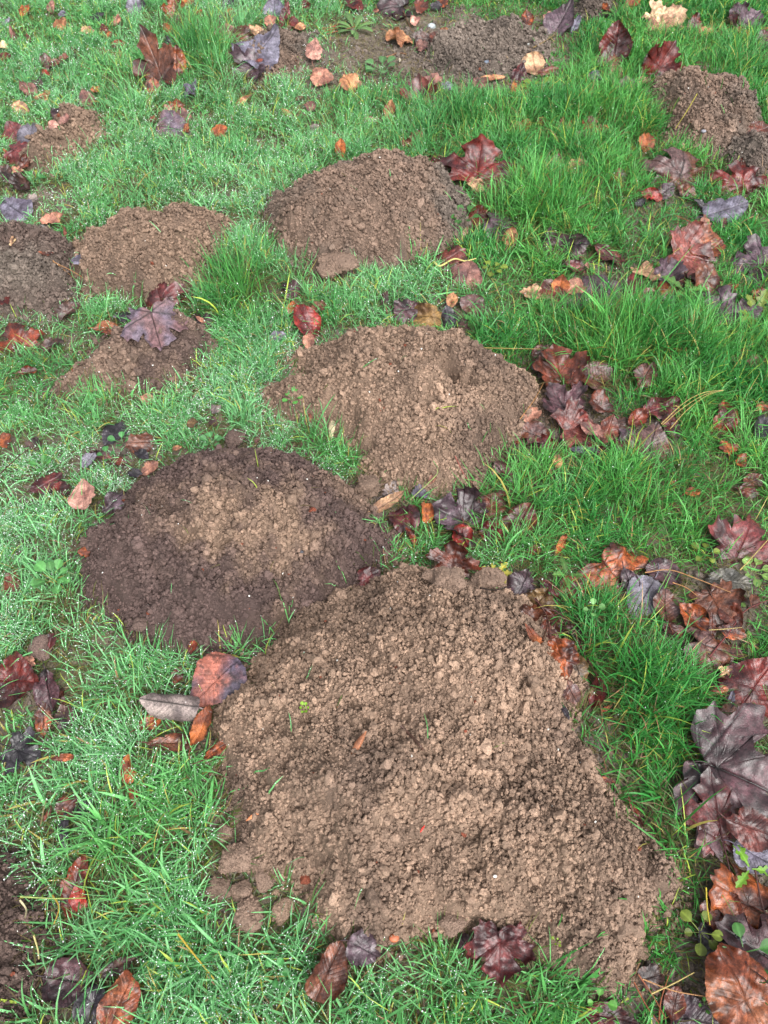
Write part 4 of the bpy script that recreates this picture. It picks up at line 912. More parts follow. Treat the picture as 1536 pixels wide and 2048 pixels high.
(1055,1230,52,-30,'scrap','brown','brown veined leaf half buried beside the twig tangle',{'crumple':.2,'cover':0}),
(1110,1235,66,-25,'scrap','redbrown','wet red brown leaf beneath the twigs',{'crumple':.22,'cover':0}),
(1095,1268,50,-70,'ovate','redbrown','red brown leaf in the middle of the twig tangle',{'cover':0}),
(1145,1268,44,-40,'scrap','darkbrown','dark brown rotten leaf beside the twigs and green grass',{'crumple':.25,'cover':.05}),
(1140,1385,48,-60,'ovate','plumrust','half buried mauve leaf low on the flank of the big molehill',{'cover':0,'lift':.004}),
(1128,1425,34,-60,'strip','black','slate black sliver on the flank of the big molehill',{'cover':0}),
(1270,1622,60,-62,'strip','redbrown','dark twig like folded leaf at the flank rim of the big molehill',{'cover':0,'wide':.6}),
(1214,1560,30,-20,'strip','rust','rust sliver where grass meets the big molehill flank'),
# --- near right
(1436,1535,182,-24,'maple','plum','largest dark purple lobed leaf lying open in green grass',{'tilt':10,'cover':.03,'crumple':.06,'edge':.05,'curl':-.4,'bend':-.3,'stem':.25,'roll':-4,'lift':.04}),
(1440,1650,140,104,'maple','plumred','maroon lobed leaf with a very long dark stalk',{'tilt':8,'cover':.03,'crumple':.07,'wide':.6,'stem':1.45,'roll':3,'lift':.035}),
(1500,1655,106,-18,'ovate','pinkred','shiny brick red oval leaf overlapping the long stalked one',{'tilt':14,'cover':0,'curl':-1.4,'lift':.055,'wide':.95}),
(1512,1712,86,-30,'broad','slate','slate grey leaf under the shiny brick red oval',{'tilt':8,'cover':0,'wide':.8,'lift':.035}),
(1495,1810,130,150,'maple','rust','brown red lobed leaf under grass blades beyond the long stalk',{'cover':.12,'tilt':8}),
(1445,1830,90,60,'broad','redbrown','red brown leaf below the long stalk',{'cover':.15}),
(1522,1905,130,150,'maple','plum','dark wet purple lobed leaf near the frame, bluish sheen',{'cover':.03,'tilt':6}),
(1440,1880,84,0,'broad','black','black wet leaf under the long stalk end',{'cover':.1}),
(1490,1998,172,120,'round','rusttan','biggest rust brown leaf with light blotches in the near corner',{'tilt':8,'cover':.02,'crumple':.15,'wide':.9,'lift':.05,'stem':0,'edge':.14}),
(1348,2010,62,80,'ovate','redbrown','red brown leaf between needles and the biggest rust leaf',{'cover':.05}),
(1385,2040,86,-10,'broad','plumgrey','grey mauve leaf at the near edge below the red brown one',{'cover':.0,'tilt':8}),
(1215,2035,104,-10,'ovate','darkred','dark red leaf at the near edge under the big molehill toe',{'cover':.08,'wide':.7}),
(1300,1955,50,20,'scrap','darkbrown','dark leaf under orange needles beside the big molehill toe',{'cover':.1}),
]
limit = sorted((e[2] * depth(e[0], e[1]) ** -0.0 for e in LEAVES), reverse=True)[297]
for e in LEAVES:
    leaf(*e[:7], **(e[7] if len(e) > 7 else {}), litter=e[2] < limit)
Ls, Fs_, Cs_, off = [], [], [], 0
for (a, b, c) in LITTER:
    Ls.append(a); Fs_.append(b + off); Cs_.append(c); off += len(a)
tag(make('leaf_litter', np.concatenate(Ls), np.concatenate(Fs_), M_DRY, np.concatenate(Cs_)), 'small scattered leaf flakes and crumbs among the grass', 'leaf litter', kind='stuff')
# ------------------------------------------------------------------ needles, straws, twigs, roots
def smooth_path(pts, n):
    pts = np.asarray(pts, float); t = np.linspace(0, len(pts) - 1, n); i = np.clip(t.astype(int), 0, len(pts) - 2); f = (t - i)[:, None]
    P = np.concatenate([[2 * pts[0] - pts[1]], pts, [2 * pts[-1] - pts[-2]]]); a, b, c, d = P[i], P[i + 1], P[i + 2], P[i + 3]
    return 0.5 * (2 * b + (c - a) * f + (2 * a - 5 * b + 4 * c - d) * f ** 2 + (3 * b - a - 3 * c + d) * f ** 3)
def line_pts(px, lift, n=20):
    P = np.array([place(q[0], q[1], q[2] if len(q) > 2 else lift) for q in px]); return smooth_path(P, n)
def stick(name, cat, px, rad, c, label, lift=0.03, group=None, taper=0.4, mat=None, extra=(), bumpy=0.0):
    P = line_pts(px, lift, 28); c0 = P.mean(0); r = np.random.default_rng(abs(hash(label[:9] + str(len(label)))) % 9999 if False else int(px[0][0] * 7 + px[0][1]))
    s = np.linspace(0, 1, len(P)); rr = rad * (1 - taper * s) * (1 + bumpy * r.normal(size=len(P)))
    V, F = tube(P - c0, rr, 6); Vs, Fs, off = [V], [F], len(V)
    for q in extra:
        V, F = tube(line_pts(q, lift, 16) - c0, rad * 0.7 * np.linspace(1, 0.5, 16), 6); Vs.append(V); Fs.append(F + off); off += len(V)
    V = np.concatenate(Vs); col = np.array(c)[None] * r.uniform(0.5, 0.75, len(V))[:, None]
    o = make(name, V, np.concatenate(Fs), mat or M_STALK, col); o.location = c0
    tag(o, label, cat, group); return o
NEED, STRAW, TWIG, RUSTN = srgb(172, 124, 76), srgb(176, 156, 92), srgb(80, 46, 40), srgb(150, 84, 50)
G1, G2, G3 = 'fallen pine needles', 'dry grass straws', 'twigs'
stick('pine_needle','needle',[(106,522),(150,558),(203,602)],.0011,NEED,'pine needle on the tan molehills, lower of a joined pair',.012,G1)
stick('pine_needle','needle',[(106,522),(160,552),(220,594)],.0011,NEED*.95,'pine needle on the tan molehills, upper of a joined pair',.014,G1)
stick('pine_needle','needle',[(1322,848),(1365,808),(1405,786),(1448,780)],.0011,STRAW,'yellow needle arching over the grass, upper of three beside the leaf heap',.055,G1)
stick('pine_needle','needle',[(1325,850),(1368,814),(1410,789),(1444,781)],.0011,STRAW*.9,'yellow needle arching over the grass, middle of three beside the leaf heap',.05,G1)
stick('pine_needle','needle',[(1340,858),(1372,822),(1412,792),(1446,781)],.0011,STRAW,'yellow needle arching over the grass, lowest of three beside the leaf heap',.045,G1)
stick('pine_needle','needle',[(968,696),(1020,697),(1080,698)],.0012,STRAW,'straight yellow needle pointing from the pitted molehill at a red brown leaf',.045,G1)
stick('pine_needle','needle',[(1040,838),(1068,800),(1092,757)],.0011,NEED,'reddish needle at the side of the pitted molehill',.02,G1)
for i, (a, b, c, t) in enumerate([((645,60),(695,42),(738,28),'uppermost'),((648,63),(700,46),(740,31),'second'),((652,68),(700,50),(735,34),'third'),((644,56),(690,42),(720,35),'lowest')]):
    stick('pine_needle','needle',[a, (b[0], b[1] + i * 3), (c[0], c[1] + i * 4)],.0013,RUSTN,t + ' of four orange needles bundled beside the far rosette',.012,G1)
stick('pine_needle','needle',[(1268,1964),(1292,2010),(1318,2047)],.0012,RUSTN,'orange needle slanting down at the near edge by the molehill toe',.03,G1)
stick('pine_needle','needle',[(1276,1948),(1305,1990),(1332,2038)],.0012,RUSTN*.9,'second orange needle slanting down by the molehill toe',.035,G1)
stick('pine_needle','needle',[(1285,1958),(1350,1982),(1424,1995)],.0012,NEED,'long tan needle crossing to the biggest rust leaf',.04,G1)
stick('pine_needle','needle',[(1302,1988),(1345,1968),(1388,1945)],.0012,STRAW,'pale yellow needle crossing the tan one by the molehill toe',.05,G1)
stick('pine_needle','needle',[(1318,2040),(1322,2000),(1338,1950)],.0012,RUSTN,'upright orange needle behind the crossing pair',.03,G1)
stick('pine_needle','needle',[(1345,428),(1392,448),(1428,462)],.0013,RUSTN,'orange needle on the bare patch beside the dark slate leaf',.015,G1)
stick('pine_needle','needle',[(1290,1145),(1340,1140),(1400,1160),(1462,1185)],.0012,NEED,'long needle over the smooth dark purple leaf',.045,G1)
stick('pine_needle','needle',[(1345,1165),(1372,1175),(1395,1192)],.0012,NEED*1.05,'short bright needle on bare soil beside the pale grey violet leaf',.02,G1)
stick('pine_needle','needle',[(1480,1140),(1510,1108),(1540,1075)],.0013,STRAW,'straw blade lying across the large maroon lobed leaf',.05,G2)
stick('pine_needle','needle',[(1418,1260),(1450,1258),(1484,1255)],.0011,STRAW*.9,'pale stalk across the rust tan leaf',.03,G1)
stick('grass_straw','straw',[(356,1868),(385,1905),(428,1958)],.0016,srgb(190,165,60),'yellow straw lying in wet grass before the lowest clod',.05,G2)
stick('grass_straw','straw',[(1412,1775),(1414,1810),(1420,1850)],.0013,srgb(196,176,60),'upright yellow blade in grass near the molehill flank',.05,G2)
stick('grass_straw','straw',[(276,372),(290,352),(308,340)],.0013,STRAW,'pale straw below the orange leaves in the dewy grass',.03,G2)
stick('grass_straw','straw',[(1316,1185),(1345,1120),(1330,1050),(1318,1000),(1312,930)],.0008,srgb(120,150,90),'very long fine stalk rising from the grey violet leaf',.06,G2)
stick('grass_straw','straw',[(820,1000),(870,955),(875,938)],.0013,srgb(150,170,100),'pale green straw on the front toe of the pitted molehill',.02,G2)
stick('grass_straw','straw',[(1394,188),(1372,225),(1350,260)],.0016,srgb(170,160,60),'yellowish blade lying on the grey tan molehill',.02,G2)
stick('grass_straw','straw',[(40,1793),(110,1797),(172,1796)],.0013,srgb(150,170,90),'thin yellow green stalk reaching over the very dark molehill',.05,G2)
stick('grass_straw','straw',[(40,1800),(52,1818),(50,1836)],.0016,srgb(214,200,160),'short white root hair on the very dark molehill',.03,G2)
stick('grass_straw','straw',[(66,1870),(72,1895),(78,1918)],.0016,srgb(190,180,120),'short pale root at the grass rim of the very dark molehill',.03,G2)
stick('grass_straw','straw',[(105,1790),(118,1815),(108,1848)],.0014,srgb(180,150,60),'curled yellow straw in the torn moss',.04,G2)
stick('pale_root','root',[(868,524),(880,532),(908,518),(930,522),(952,517)],.0030,srgb(206,196,120),'pale yellow kinked root lying on the pinkish leaves',.03,taper=.5)
stick('twig','twig',[(757,118),(780,112),(796,106),(812,108)],.0032,srgb(132,96,70),'bent brown twig on the far bare ground',.006,G3,taper=.3,bumpy=.08)
stick('twig','twig',[(806,22),(830,68),(864,66)],.0018,srgb(120,84,60),'thin twig beside the white stone on bare ground',.008,G3)
stick('twig','twig',[(1066,96),(1085,85),(1108,70)],.0018,srgb(150,124,80),'light stick at the rim of the low flattened molehill',.012,G3)
stick('twig','twig',[(1060,1180),(1085,1215),(1112,1222),(1140,1250),(1165,1300),(1190,1345),(1205,1370),(1206,1400)],.0022,TWIG,'longest dark twig of the tangle, running down the molehill flank',.022,G3,taper=.4,bumpy=.06,extra=[[(1140,1250),(1172,1310),(1188,1340),(1200,1352)],[(1165,1300),(1180,1350),(1190,1378)]])
stick('twig','twig',[(1085,1282),(1096,1240),(1080,1210),(1068,1198)],.0016,TWIG*1.3,'forked dark twig standing in the tangle beside the olive leaf',.03,G3,extra=[[(1096,1240),(1110,1230),(1135,1222)]])
stick('twig','twig',[(1098,1270),(1097,1246),(1092,1235)],.0014,TWIG*1.2,'short straight twig in the middle of the tangle',.03,G3)
stick('twig','twig',[(1104,1270),(1125,1266),(1150,1258)],.0014,srgb(110,110,60),'greenish stalk crossing the lower tangle',.03,G3)
stick('twig','twig',[(960,1180),(990,1180),(1022,1172)],.0015,srgb(50,38,38),'thin black twig across the rear clod of the big molehill',.03,G3)
stick('twig','twig',[(802,1452),(818,1468),(838,1490),(846,1500)],.0026,srgb(92,66,56),'short brown twig half sunk in the big molehill',.006,G3,bumpy=.12)
stick('twig','twig',[(1418,1315),(1460,1262),(1490,1222),(1536,1200)],.0016,srgb(110,50,50),'reddish twig over the bare patch towards the frame',.02,G3)
stick('twig','twig',[(1500,690),(1515,688),(1536,680)],.0016,TWIG,'dark twig under the yellow green weed',.02,G3)
stick('twig','twig',[(0,948),(35,915),(68,890)],.0013,TWIG*.8,'thin dark twig in grass near the frame',.045,G3)
stick('twig','twig',[(910,912),(930,950),(946,966)],.0012,srgb(150,80,70),'thin red stem on the front of the pitted molehill',.012,G3)
stick('twig','twig',[(1510,1740),(1522,1800),(1540,1860)],.0018,TWIG,'dark stalk over wet leaves at the frame',.05,G3)
stick('twig','twig',[(1198,1398),(1204,1445),(1180,1462)],.0012,srgb(120,90,60),'fine curved stem at the end of the long dark twig',.03,G3)
def husk(u, v, size, ang, c, label):
    p = place(u, v, 0.004); L = size * depth(u, v) / F_PX; s = np.linspace(0, 1, 14); x0, y0 = at(u, v, p[2]); x1, y1 = at(u + math.cos(R(ang)) * 8, v - math.sin(R(ang)) * 8, p[2])
    V, F = tube(np.stack([(s - .5) * L, 0.03 * L * np.sin(s * 4), 0.02 * L * np.sin(s * 3)], 1), L * 0.11 * np.sin(np.pi * np.clip(s * .94 + .03, 0, 1)) ** 0.9 + 1e-5, 8); V[:, 2] *= 0.55
    o = make('seed_husk', V, F, M_DRY, np.array(c)[None] * (0.8 + 0.5 * fbm(V[:, 0], V[:, 1], L * .2, 2, 4))[:, None]); o.location = p; o.rotation_euler = (0, R(-8), math.atan2(y1 - y0, x1 - x0))
    tag(o, label, 'seed husk', 'fallen seed husks')
husk(716,1492,58,62,srgb(150,96,66),'brown pointed bud husk on the big molehill')
husk(666,852,66,82,srgb(170,158,128),'pale slim husk on the pitted molehill, half green')
husk(619,834,34,-80,srgb(128,78,62),'reddish husk on the pitted molehill beside the pale one')
husk(632,840,22,-75,srgb(120,72,60),'small reddish husk between two others on the pitted molehill')
husk(799,120,24,-85,srgb(170,160,140),'pale husk on the far bare ground under the twig')
husk(508,1632,34,30,srgb(190,120,80),'orange husk at the outer rim of the big molehill')
husk(845,1658,16,60,srgb(190,50,40),'tiny red bud on the big molehill')
husk(27,486,30,40,srgb(190,160,120),'straw coloured husk on the dull grey brown molehill')
# ------------------------------------------------------------------ small green weeds
def weed(name, u, v, shape, label, c, size, n=7, up=0.35, lift=0.0, seed=0, cat='weed'):
    """shape: strap, round, lobed. Leaves stand round one root; each leaf a curved little blade"""
    r = np.random.default_rng(seed + 500); p = place(u, v, 0.002 + lift); L0 = size * depth(u, v) / F_PX; Vs, Fs, Cs, off = [], [], [], 0
    for k in range(n):
        az = 2 * np.pi * (k / n) + r.uniform(-.3, .3); L = L0 * r.uniform(0.65, 1.05); a0 = up + r.uniform(-.15, .25)
        K, W_ = 14, 7; s = np.linspace(0, 1, K)
        if shape == 'strap': wd = 0.13 * L * np.sin(np.pi * np.clip(s, .04, .97) ** 1.6) ** .8 + 0.02 * L
        elif shape == 'round': wd = np.where(s > .5, 0.26 * L * np.sqrt(np.clip(1 - ((s - .76) / .25) ** 2, 0.0, 1)), 0.02 * L)
        else: wd = 0.16 * L * np.sin(np.pi * np.clip(s, .05, .97) ** 1.3) * (1 + 0.45 * np.sin(s * 24)) + 0.015 * L
        el = a0 - s * r.uniform(.3, .9); ds = L / (K - 1)
        rr, zz = np.cumsum(np.cos(el) * ds), np.cumsum(np.sin(el) * ds)
        q = np.linspace(-1, 1, W_)
        X = rr[:, None] * math.cos(az) - (wd[:, None] * q) * math.sin(az); Y = rr[:, None] * math.sin(az) + (wd[:, None] * q) * math.cos(az)
        Z = np.broadcast_to(zz[:, None], X.shape) + wd[:, None] * np.abs(q) * 0.3
        Vs.append(np.stack([X, Y, Z], -1).reshape(-1, 3)); Fs.append(grid_faces(K, W_) + off); off += K * W_
        cc = np.array(c) * r.uniform(.35, .6); Cs.append((cc[None, None] * (1 + 0.5 * np.exp(-(q / .2) ** 2))[None, :, None] * np.ones((K, 1, 1))).reshape(-1, 3))
    o = make(name, np.concatenate(Vs), np.concatenate(Fs), M_GREEN, np.clip(np.concatenate(Cs), 0, .7)); o.location = p
    tag(o, label, cat, 'small weeds'); return o
LG, YG, MG = srgb(104, 150, 72), srgb(140, 160, 66), srgb(80, 136, 66)
weed('rosette_weed',708,62,'strap','grey green rosette weed on far bare ground beside orange needles',srgb(120,160,95),46,10,.5,seed=1)
weed('rosette_weed',762,142,'round','pale green small weed with a dark bud at the bare ground edge',srgb(110,160,100),38,8,.6,seed=2)
weed('leafy_weed',1510,640,'lobed','yellow green leafy weed at the frame beside the grey mauve leaf',YG,64,10,.7,seed=3)
weed('leafy_weed',1500,690,'round','bright green lower weed below the yellow green one',LG,44,8,.5,seed=4)
weed('leafy_weed',1372,585,'lobed','light green serrated sprout in front of the brown leaf heap',LG,52,5,.5,.02,seed=5)
weed('leafy_weed',930,440,'round','green weed with round leaves at the edge of the rear round molehill',MG,34,6,.6,seed=6)
weed('leafy_weed',925,486,'round','blue green weed by the pink strip at the rear round molehill',srgb(90,150,100),30,6,.5,seed=7)
weed('leafy_weed',950,510,'lobed','yellow green weed above the pale yellow root',YG,34,6,.6,seed=8)
weed('leafy_weed',985,540,'round','pale yellow green weed tip in grass beside the kinked root',YG,28,6,.5,.02,seed=9)
weed('leafy_weed',1080,475,'round','light green weed among leaves under thick grass',LG,34,8,.5,seed=10)
weed('leafy_weed',1185,485,'round','yellow spotted weed beside the wet dark plum leaf',YG,32,7,.6,seed=11)
weed('leafy_weed',1075,180,'round','pale weed patch before the rust red round leaf',YG,34,8,.5,seed=12)
weed('leafy_weed',1235,38,'strap','pale green weed near the tiny far soil heap',LG,36,7,.5,seed=13)
weed('chickweed',1505,1145,'round','light green chickweed at the base of the large maroon leaf',srgb(150,190,100),34,8,.6,seed=14)
weed('chickweed',1472,1200,'round','light green seedling on bare soil by the dark brown lobed leaf',srgb(150,190,100),26,7,.6,seed=15)
weed('chickweed',1490,1280,'round','light green seedling near the rust tan leaf',srgb(150,190,90),26,6,.6,seed=16)
weed('leafy_weed',1410,1110,'round','yellowish green weed leaf in grass beside the large maroon leaf',YG,34,5,.5,.02,seed=17)
weed('leafy_weed',993,1148,'lobed','bright yellow crumpled weed behind the rear clod',srgb(215,205,90),32,7,.6,.01,seed=18)
weed('leafy_weed',1135,1152,'lobed','jagged light green weed leaf above the maroon leaf by the twigs',LG,44,4,.6,.03,seed=19)
weed('leafy_weed',1500,1738,'lobed','bright green serrated leaf under the slate grey leaf',srgb(130,185,60),56,3,.3,.03,seed=20)
weed('leafy_weed',1488,1905,'round','green lobed weed beside the long dark stalk end',MG,74,4,.5,.03,seed=21)
weed('leafy_weed',1400,1865,'round','yellow green weed spots at the leaf litter border',YG,44,6,.5,.02,seed=22)
weed('clover',1196,2003,'round','small clover at the near edge in front of the molehill toe',srgb(110,180,80),34,4,.8,.03,seed=23)
weed('clover',1408,2012,'round','tiny clover by the biggest rust blotched leaf',srgb(110,180,80),20,4,.8,.02,seed=24)
weed('seedling',609,1418,'round','tiny bright green sprout on the big molehill',srgb(150,200,60),14,6,.8,.002,seed=25)
weed('seedling',1113,1884,'round','tiny yellow green sprout low on the big molehill',srgb(150,180,60),12,5,.8,.002,seed=26)
weed('clover',585,797,'round','little clover between the pitted molehill and its side spill',srgb(110,190,90),24,5,.7,.002,seed=27)
weed('clover',88,935,'round','clover leaf standing over the plum red oval leaf',srgb(100,175,90),30,4,.8,.035,seed=28)
weed('clover',245,888,'round','clover on the brown torn leaf of the dark hollow',srgb(90,160,90),28,4,.8,.03,seed=29)
weed('clover',215,915,'round','clover at the front of the dark leaf hollow',srgb(90,160,90),28,4,.8,.035,seed=30)
weed('clover',1185,1222,'round','pale clover in thick grass beside the twig tangle',srgb(130,190,110),24,4,.8,.05,seed=31)
weed('clover',110,1160,'round','clover cluster in dewy grass left of the dark molehill',srgb(110,180,100),46,9,.7,.02,seed=32)
weed('clover',425,888,'round','clover in dewy grass behind the dark molehill tip',srgb(110,180,110),28,6,.7,.03,seed=33)
weed('clover',550,1945,'round','little clover in dewy front grass left of the brown leaf',srgb(90,170,90),28,5,.7,.03,seed=34)
weed('leafy_weed',65,362,'round','green weed at the lower end of the small narrow molehill',srgb(90,160,90),34,6,.5,.01,seed=35)
# ------------------------------------------------------------------ grass
def G(u, v, lst, p=2):
    f = np.zeros(u.shape)
    for (a, b, ra, rb, k) in lst: f = f + k * np.exp(-(np.abs((u - a) / ra) ** p + np.abs((v - b) / rb) ** p))
    return f
TUFTS = [(470,575,95,60,.9),(395,80,80,55,.9),(455,155,40,25,.5),(250,190,60,60,.5),(1110,400,170,80,.75),(930,230,180,70,.6),(1270,1330,150,130,.55),(1300,700,260,110,.6),(1240,640,120,60,.5),(1150,1000,260,90,.5),
         (1230,190,120,90,.5),(1450,160,90,80,.6),(650,870,70,30,.5),(1060,90,40,40,.4),(1370,1650,90,120,.4),(20,480,40,30,.3),(570,430,30,60,.0)]
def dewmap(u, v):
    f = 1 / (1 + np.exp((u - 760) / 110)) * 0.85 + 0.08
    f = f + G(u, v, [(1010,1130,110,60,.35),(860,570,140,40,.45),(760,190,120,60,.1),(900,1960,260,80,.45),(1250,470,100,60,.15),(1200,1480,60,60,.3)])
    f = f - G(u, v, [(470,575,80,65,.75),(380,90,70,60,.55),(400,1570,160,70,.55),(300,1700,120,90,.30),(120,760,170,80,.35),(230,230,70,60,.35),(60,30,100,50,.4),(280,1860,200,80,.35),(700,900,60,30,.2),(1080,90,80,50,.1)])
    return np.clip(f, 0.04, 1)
KEEP2 = np.minimum(KEEP, 1 - 0.85 * blur((KEEP < 0.25).astype(float), 3, 2))
RIM = blur(SOIL, 3, 2)
def blades(n_try, region, dens_scale, seed, lmul=1.0, wmul=1.0, K=6, wild=False, dead=False):
    r = np.random.default_rng(seed)
    x, y = r.uniform(region[0], region[1], n_try), r.uniform(region[2], region[3], n_try)
    # half of the blades gather into little tussocks
    tx, ty = r.uniform(region[0], region[1], n_try // 14), r.uniform(region[2], region[3], n_try // 14)
    m = r.random(n_try) < 0.6; j = r.integers(0, len(tx), n_try); rad = np.abs(r.normal(0, 0.012, n_try)); a = r.uniform(0, 6.283, n_try)
    x = np.where(m, tx[j] + rad * np.cos(a), x); y = np.where(m, ty[j] + rad * np.sin(a), y)
    u, v = pix(x, y, 0.02)
    inside = (u > -190) & (u < 1726) & (v > -130) & (v < 2240)
    k = inside if not wild else ~inside
    soil, keep = SOIL[cell(x, y)], KEEP2[cell(x, y)]
    b = bare(u, v); patch = fbm(x, y, 0.07, 3, 41)
    prob = (1 - np.clip(soil * 1.6, 0, 1)) * keep * (1 - b * np.clip(1.15 - 0.9 * (patch - .35), 0.7, 1)) * np.clip((patch - 0.34) * 5, 0.22, 1)
    # a few blades come up through the mound rims
    if dead: prob = (1 - np.clip(soil * 1.6, 0, 1)) * (1 - 0.72 * b)
    prob = np.maximum(prob, np.where((soil > 0.3) & (soil < 0.999), 0.14, 0.0009) * keep)
    k &= r.random(n_try) < prob * dens_scale
    x, y, u, v, soil, a, m, b = x[k], y[k], u[k], v[k], soil[k], a[k], m[k], b[k]; n = len(x)
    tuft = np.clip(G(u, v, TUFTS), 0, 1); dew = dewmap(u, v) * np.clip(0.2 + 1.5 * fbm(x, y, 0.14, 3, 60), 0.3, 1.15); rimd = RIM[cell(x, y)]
    near = np.clip((v - 900) / 900, 0, 1) * np.clip((1500 - u) / 500, 0.3, 1)
    L = (0.030 + 0.018 * r.random(n) + 0.026 * r.random(n) ** 4) * (1 + 1.55 * tuft) * (0.55 + 0.95 * fbm(x, y, 0.10, 3, 44)) * (1 + 0.22 * near) * lmul * np.where(rimd > 0.02, 0.75, 1)
    L *= np.where(b > 0.4, 0.6, 1)
    W = r.uniform(0.0005, 0.00105, n) * (1 + 0.5 * near * r.random(n) ** 2 + 0.9 * (r.random(n) < 0.07) * near) * wmul * (1 + 0.25 * np.clip((700 - v) / 700, 0, 1))
    flow = fbm(x, y, 0.16, 2, 47) * 4 * np.pi
    az = np.where(m, a + r.normal(0, .5, n), np.where(r.random(n) < .5, flow + r.normal(0, .8, n), r.uniform(0, 6.283, n)))
    a0 = np.abs(r.normal(0.35, 0.3, n)) * (1 - 0.4 * tuft); a1 = a0 + r.uniform(0.5, 1.9, n) * (1 - 0.45 * tuft)
    lay = r.random(n) < (0.30 - 0.2 * tuft + 2 * dead); a0 = np.where(lay, r.uniform(.8, 1.2, n), a0); a1 = np.where(lay, r.uniform(1.3, 1.75, n), a1)
    s = np.linspace(0, 1, K)
    th = a0[:, None] + (a1 - a0)[:, None] * s[None] ** 1.3
    ds = (L / (K - 1))[:, None]
    az2 = az[:, None] + r.normal(0, 0.35, n)[:, None] * s[None] ** 1.5
    rx = np.concatenate([np.zeros((n, 1)), np.cumsum(np.sin(th[:, :-1]) * np.cos(az2[:, :-1]) * ds, 1)], 1)
    ry = np.concatenate([np.zeros((n, 1)), np.cumsum(np.sin(th[:, :-1]) * np.sin(az2[:, :-1]) * ds, 1)], 1)
    rz = np.concatenate([np.zeros((n, 1)), np.cumsum(np.cos(th[:, :-1]) * ds, 1)], 1)
    rz = np.maximum(rz, 0.004 * s[None] + 0.001)
    Z0 = zat(x, y); tw = az + np.pi / 2 + r.normal(0, .5, n)
    X, Y, Z = x[:, None] + rx, y[:, None] + ry, Z0[:, None] - 0.003 + rz
    # lie on the mounds, do not pass through them
    Z = np.maximum(Z, zat(X, Y) + np.where(s[None] > 0, 0.003, -0.003))
    wp = W[:, None] * np.clip(1.15 * np.sqrt(np.clip(1 - s[None] ** 2.2, 0.004, 1)) * (0.6 + 0.8 * np.minimum(s[None] * 3, 0.5)), 0.02, 2)
    ca, sa = (np.cos(tw)[:, None] * wp), (np.sin(tw)[:, None] * wp); tz = r.normal(0, .35, n)[:, None] * wp
    V = np.stack([np.stack([X - ca, Y - sa, Z - tz], -1), np.stack([X + ca, Y + sa, Z + tz], -1)], 2)   # n,K,2,3
    f = grid_faces(K, 2)
    F = (f[None] + (np.arange(n) * K * 2)[:, None, None]).reshape(-1, 4)
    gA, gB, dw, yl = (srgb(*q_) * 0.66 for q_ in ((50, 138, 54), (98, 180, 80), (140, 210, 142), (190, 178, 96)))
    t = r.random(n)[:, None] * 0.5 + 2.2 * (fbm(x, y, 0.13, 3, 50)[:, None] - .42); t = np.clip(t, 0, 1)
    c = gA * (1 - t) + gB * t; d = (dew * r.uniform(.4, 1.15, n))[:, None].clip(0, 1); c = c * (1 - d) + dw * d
    q = r.random(n) + 0.0 * x; c[q < 0.03] = yl * 0.9; c[(q > 0.03) & (q < 0.07)] = srgb(150, 170, 70); br = (q > .07) & (q < .085); c[br] = srgb(140, 110, 80)
    if dead:
        w_ = np.clip(r.random(n)[:, None] * 1.3 + b[:, None] * .8, 0, 1); c = srgb(72, 118, 46) * .6 * (1 - w_) + srgb(128, 112, 74) * .55 * w_
    c = c * r.uniform(0.72, 1.2, n)[:, None]
    base = srgb(150, 170, 110)
    sh = np.clip(1 - s * 4, 0, 1)[None, :, None] * 0.4
    C = c[:, None] * (1 - sh) + (base * 0.8)[None, None] * sh
    C = np.repeat(C[:, :, None], 2, 2).reshape(-1, 3)
    return V.reshape(-1, 3), F, np.clip(C, 0, .7), (X, Y, Z, dew, W, v)
reg = (-2.2, 2.2, -0.25, 4.1)
V, F, C, info = blades(1150000, reg, 1.0, 21)
V2, F2, C2, info2 = blades(26000, (-1.3, 1.3, -0.25, 2.0), 0.8, 31, 1.35, 1.7)      # longer, broader blades lying over the rest
print('blades', len(F) // 5, len(F2) // 5)
V, F, C = np.concatenate([V, V2]), np.concatenate([F, F2 + len(V)]), np.concatenate([C, C2])
info = tuple(np.concatenate([p_, q_]) for p_, q_ in zip(info, info2))
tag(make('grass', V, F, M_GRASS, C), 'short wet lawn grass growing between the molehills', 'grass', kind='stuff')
VD, FD, CD, _ = blades(380000, reg, 1.0, 77, 0.85, 1.0, 4, dead=True)
tag(make('thatch', VD, FD, M_GRASS, CD), 'dead and dull blades matted low under the living grass', 'thatch', kind='stuff')
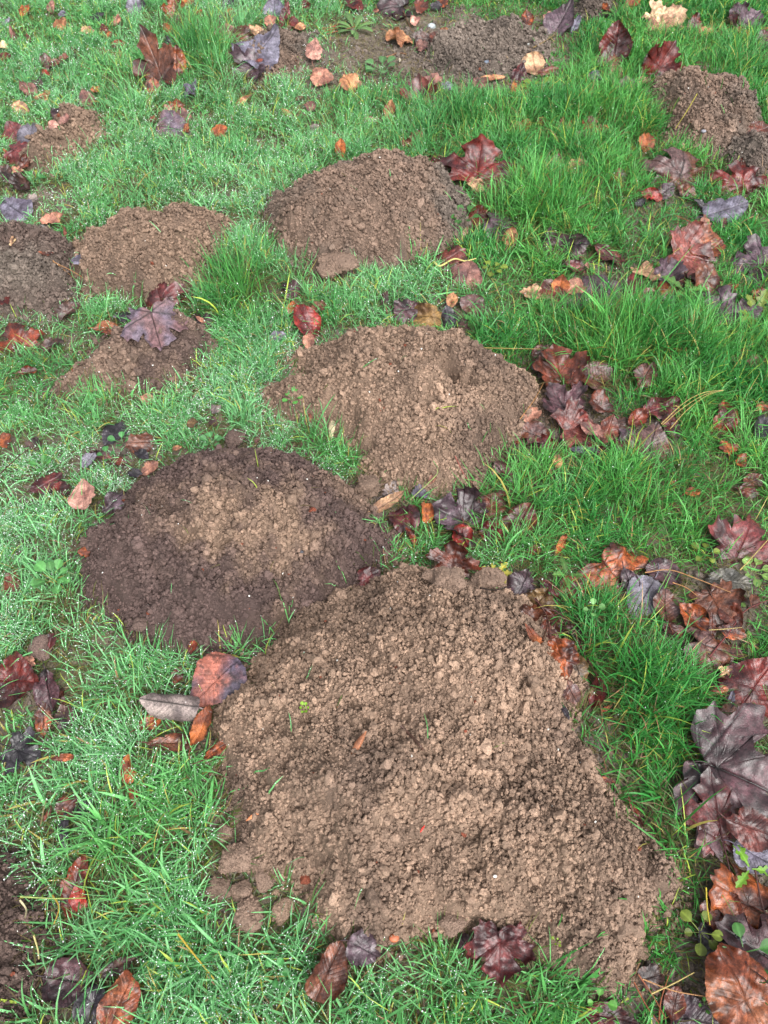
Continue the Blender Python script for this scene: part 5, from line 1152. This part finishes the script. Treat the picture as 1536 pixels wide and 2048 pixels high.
# grit and crumbs on the open ground
r = np.random.default_rng(5); n = 420000; px, py = r.uniform(-1.9, 1.9, n), r.uniform(-0.2, 3.9, n); u_, v_ = pix(px, py)
ins = (u_ > -150) & (u_ < 1690) & (v_ > -100) & (v_ < 2200); so = SOIL[cell(px, py)]
pr = np.clip(0.10 + bare(u_, v_) * (0.2 + 1.2 * fbm(px, py, 0.09, 3, 71)) + (1 - KEEP[cell(px, py)]) * .35 + RIM[cell(px, py)] * .7, 0, 1) * (so < .5)
k = ins & (r.random(n) < pr); px, py = px[k], py[k]; rad = (0.0009 + 0.0032 * r.random(len(px)) ** 2.6 + 0.006 * r.random(len(px)) ** 40) * (0.6 + 0.8 * fbm(px, py, .03, 2, 72))
col = (GRY * 0.85)[None] * (r.uniform(.7, 1.15, len(px)) * (0.6 + 0.7 * fbm(px, py, 0.1, 3, 73)))[:, None]
Vc, Fc, Cc = crumbs(np.stack([px, py, zat(px, py) + rad * r.uniform(0, .6, len(px))], 1), rad, col, r)
tag(make('loose_soil', Vc, Fc, M_SOIL, Cc, smooth=False), 'loose crumbs of soil and grit on the open ground', 'loose soil', kind='stuff')
V, F, C, _ = blades(160000, (-3.0, 3.0, -1.0, 5.0), 1.0, 22, 1.25, 2.4, 4, wild=True)
tag(make('grass', V, F, M_GRASS, C), 'lawn grass beyond the edges of the photo', 'grass', kind='stuff')
# ------------------------------------------------------------------ dew
X, Y, Z, dew, W, vv = info; r = np.random.default_rng(99); n, K = X.shape
cnt = r.poisson(dew ** 1.4 * 3.4 * np.clip(fbm(X[:, 0], Y[:, 0], 0.05, 2, 81) * 2.6 - .5, 0.05, 2) * np.clip(vv / 1200, .25, 1.2)); idx = np.repeat(np.arange(n), np.minimum(cnt, 7)); k = r.uniform(1.2, K - 1.01, len(idx)); k0 = k.astype(int); f = k - k0
P = np.stack([A[idx, k0] * (1 - f) + A[idx, k0 + 1] * f for A in (X, Y, Z)], 1)
rad = (0.00034 + 0.00060 * r.random(len(idx)) ** 3 + 0.0007 * (r.random(len(idx)) ** 20)) * (1 + 0.5 * np.clip((900 - vv[idx]) / 900, 0, 1))
P[:, 2] += rad * 1.0
TV, TF = ICO[1]
V = (TV[None] * rad[:, None, None] + P[:, None]).reshape(-1, 3); F = (TF[None] + (np.arange(len(P)) * 12)[:, None, None]).reshape(-1, 3)
print('drops', len(P))
tag(make('dew', V, F, M_DEW), 'dew drops beading on the grass blades', 'dew', kind='stuff')
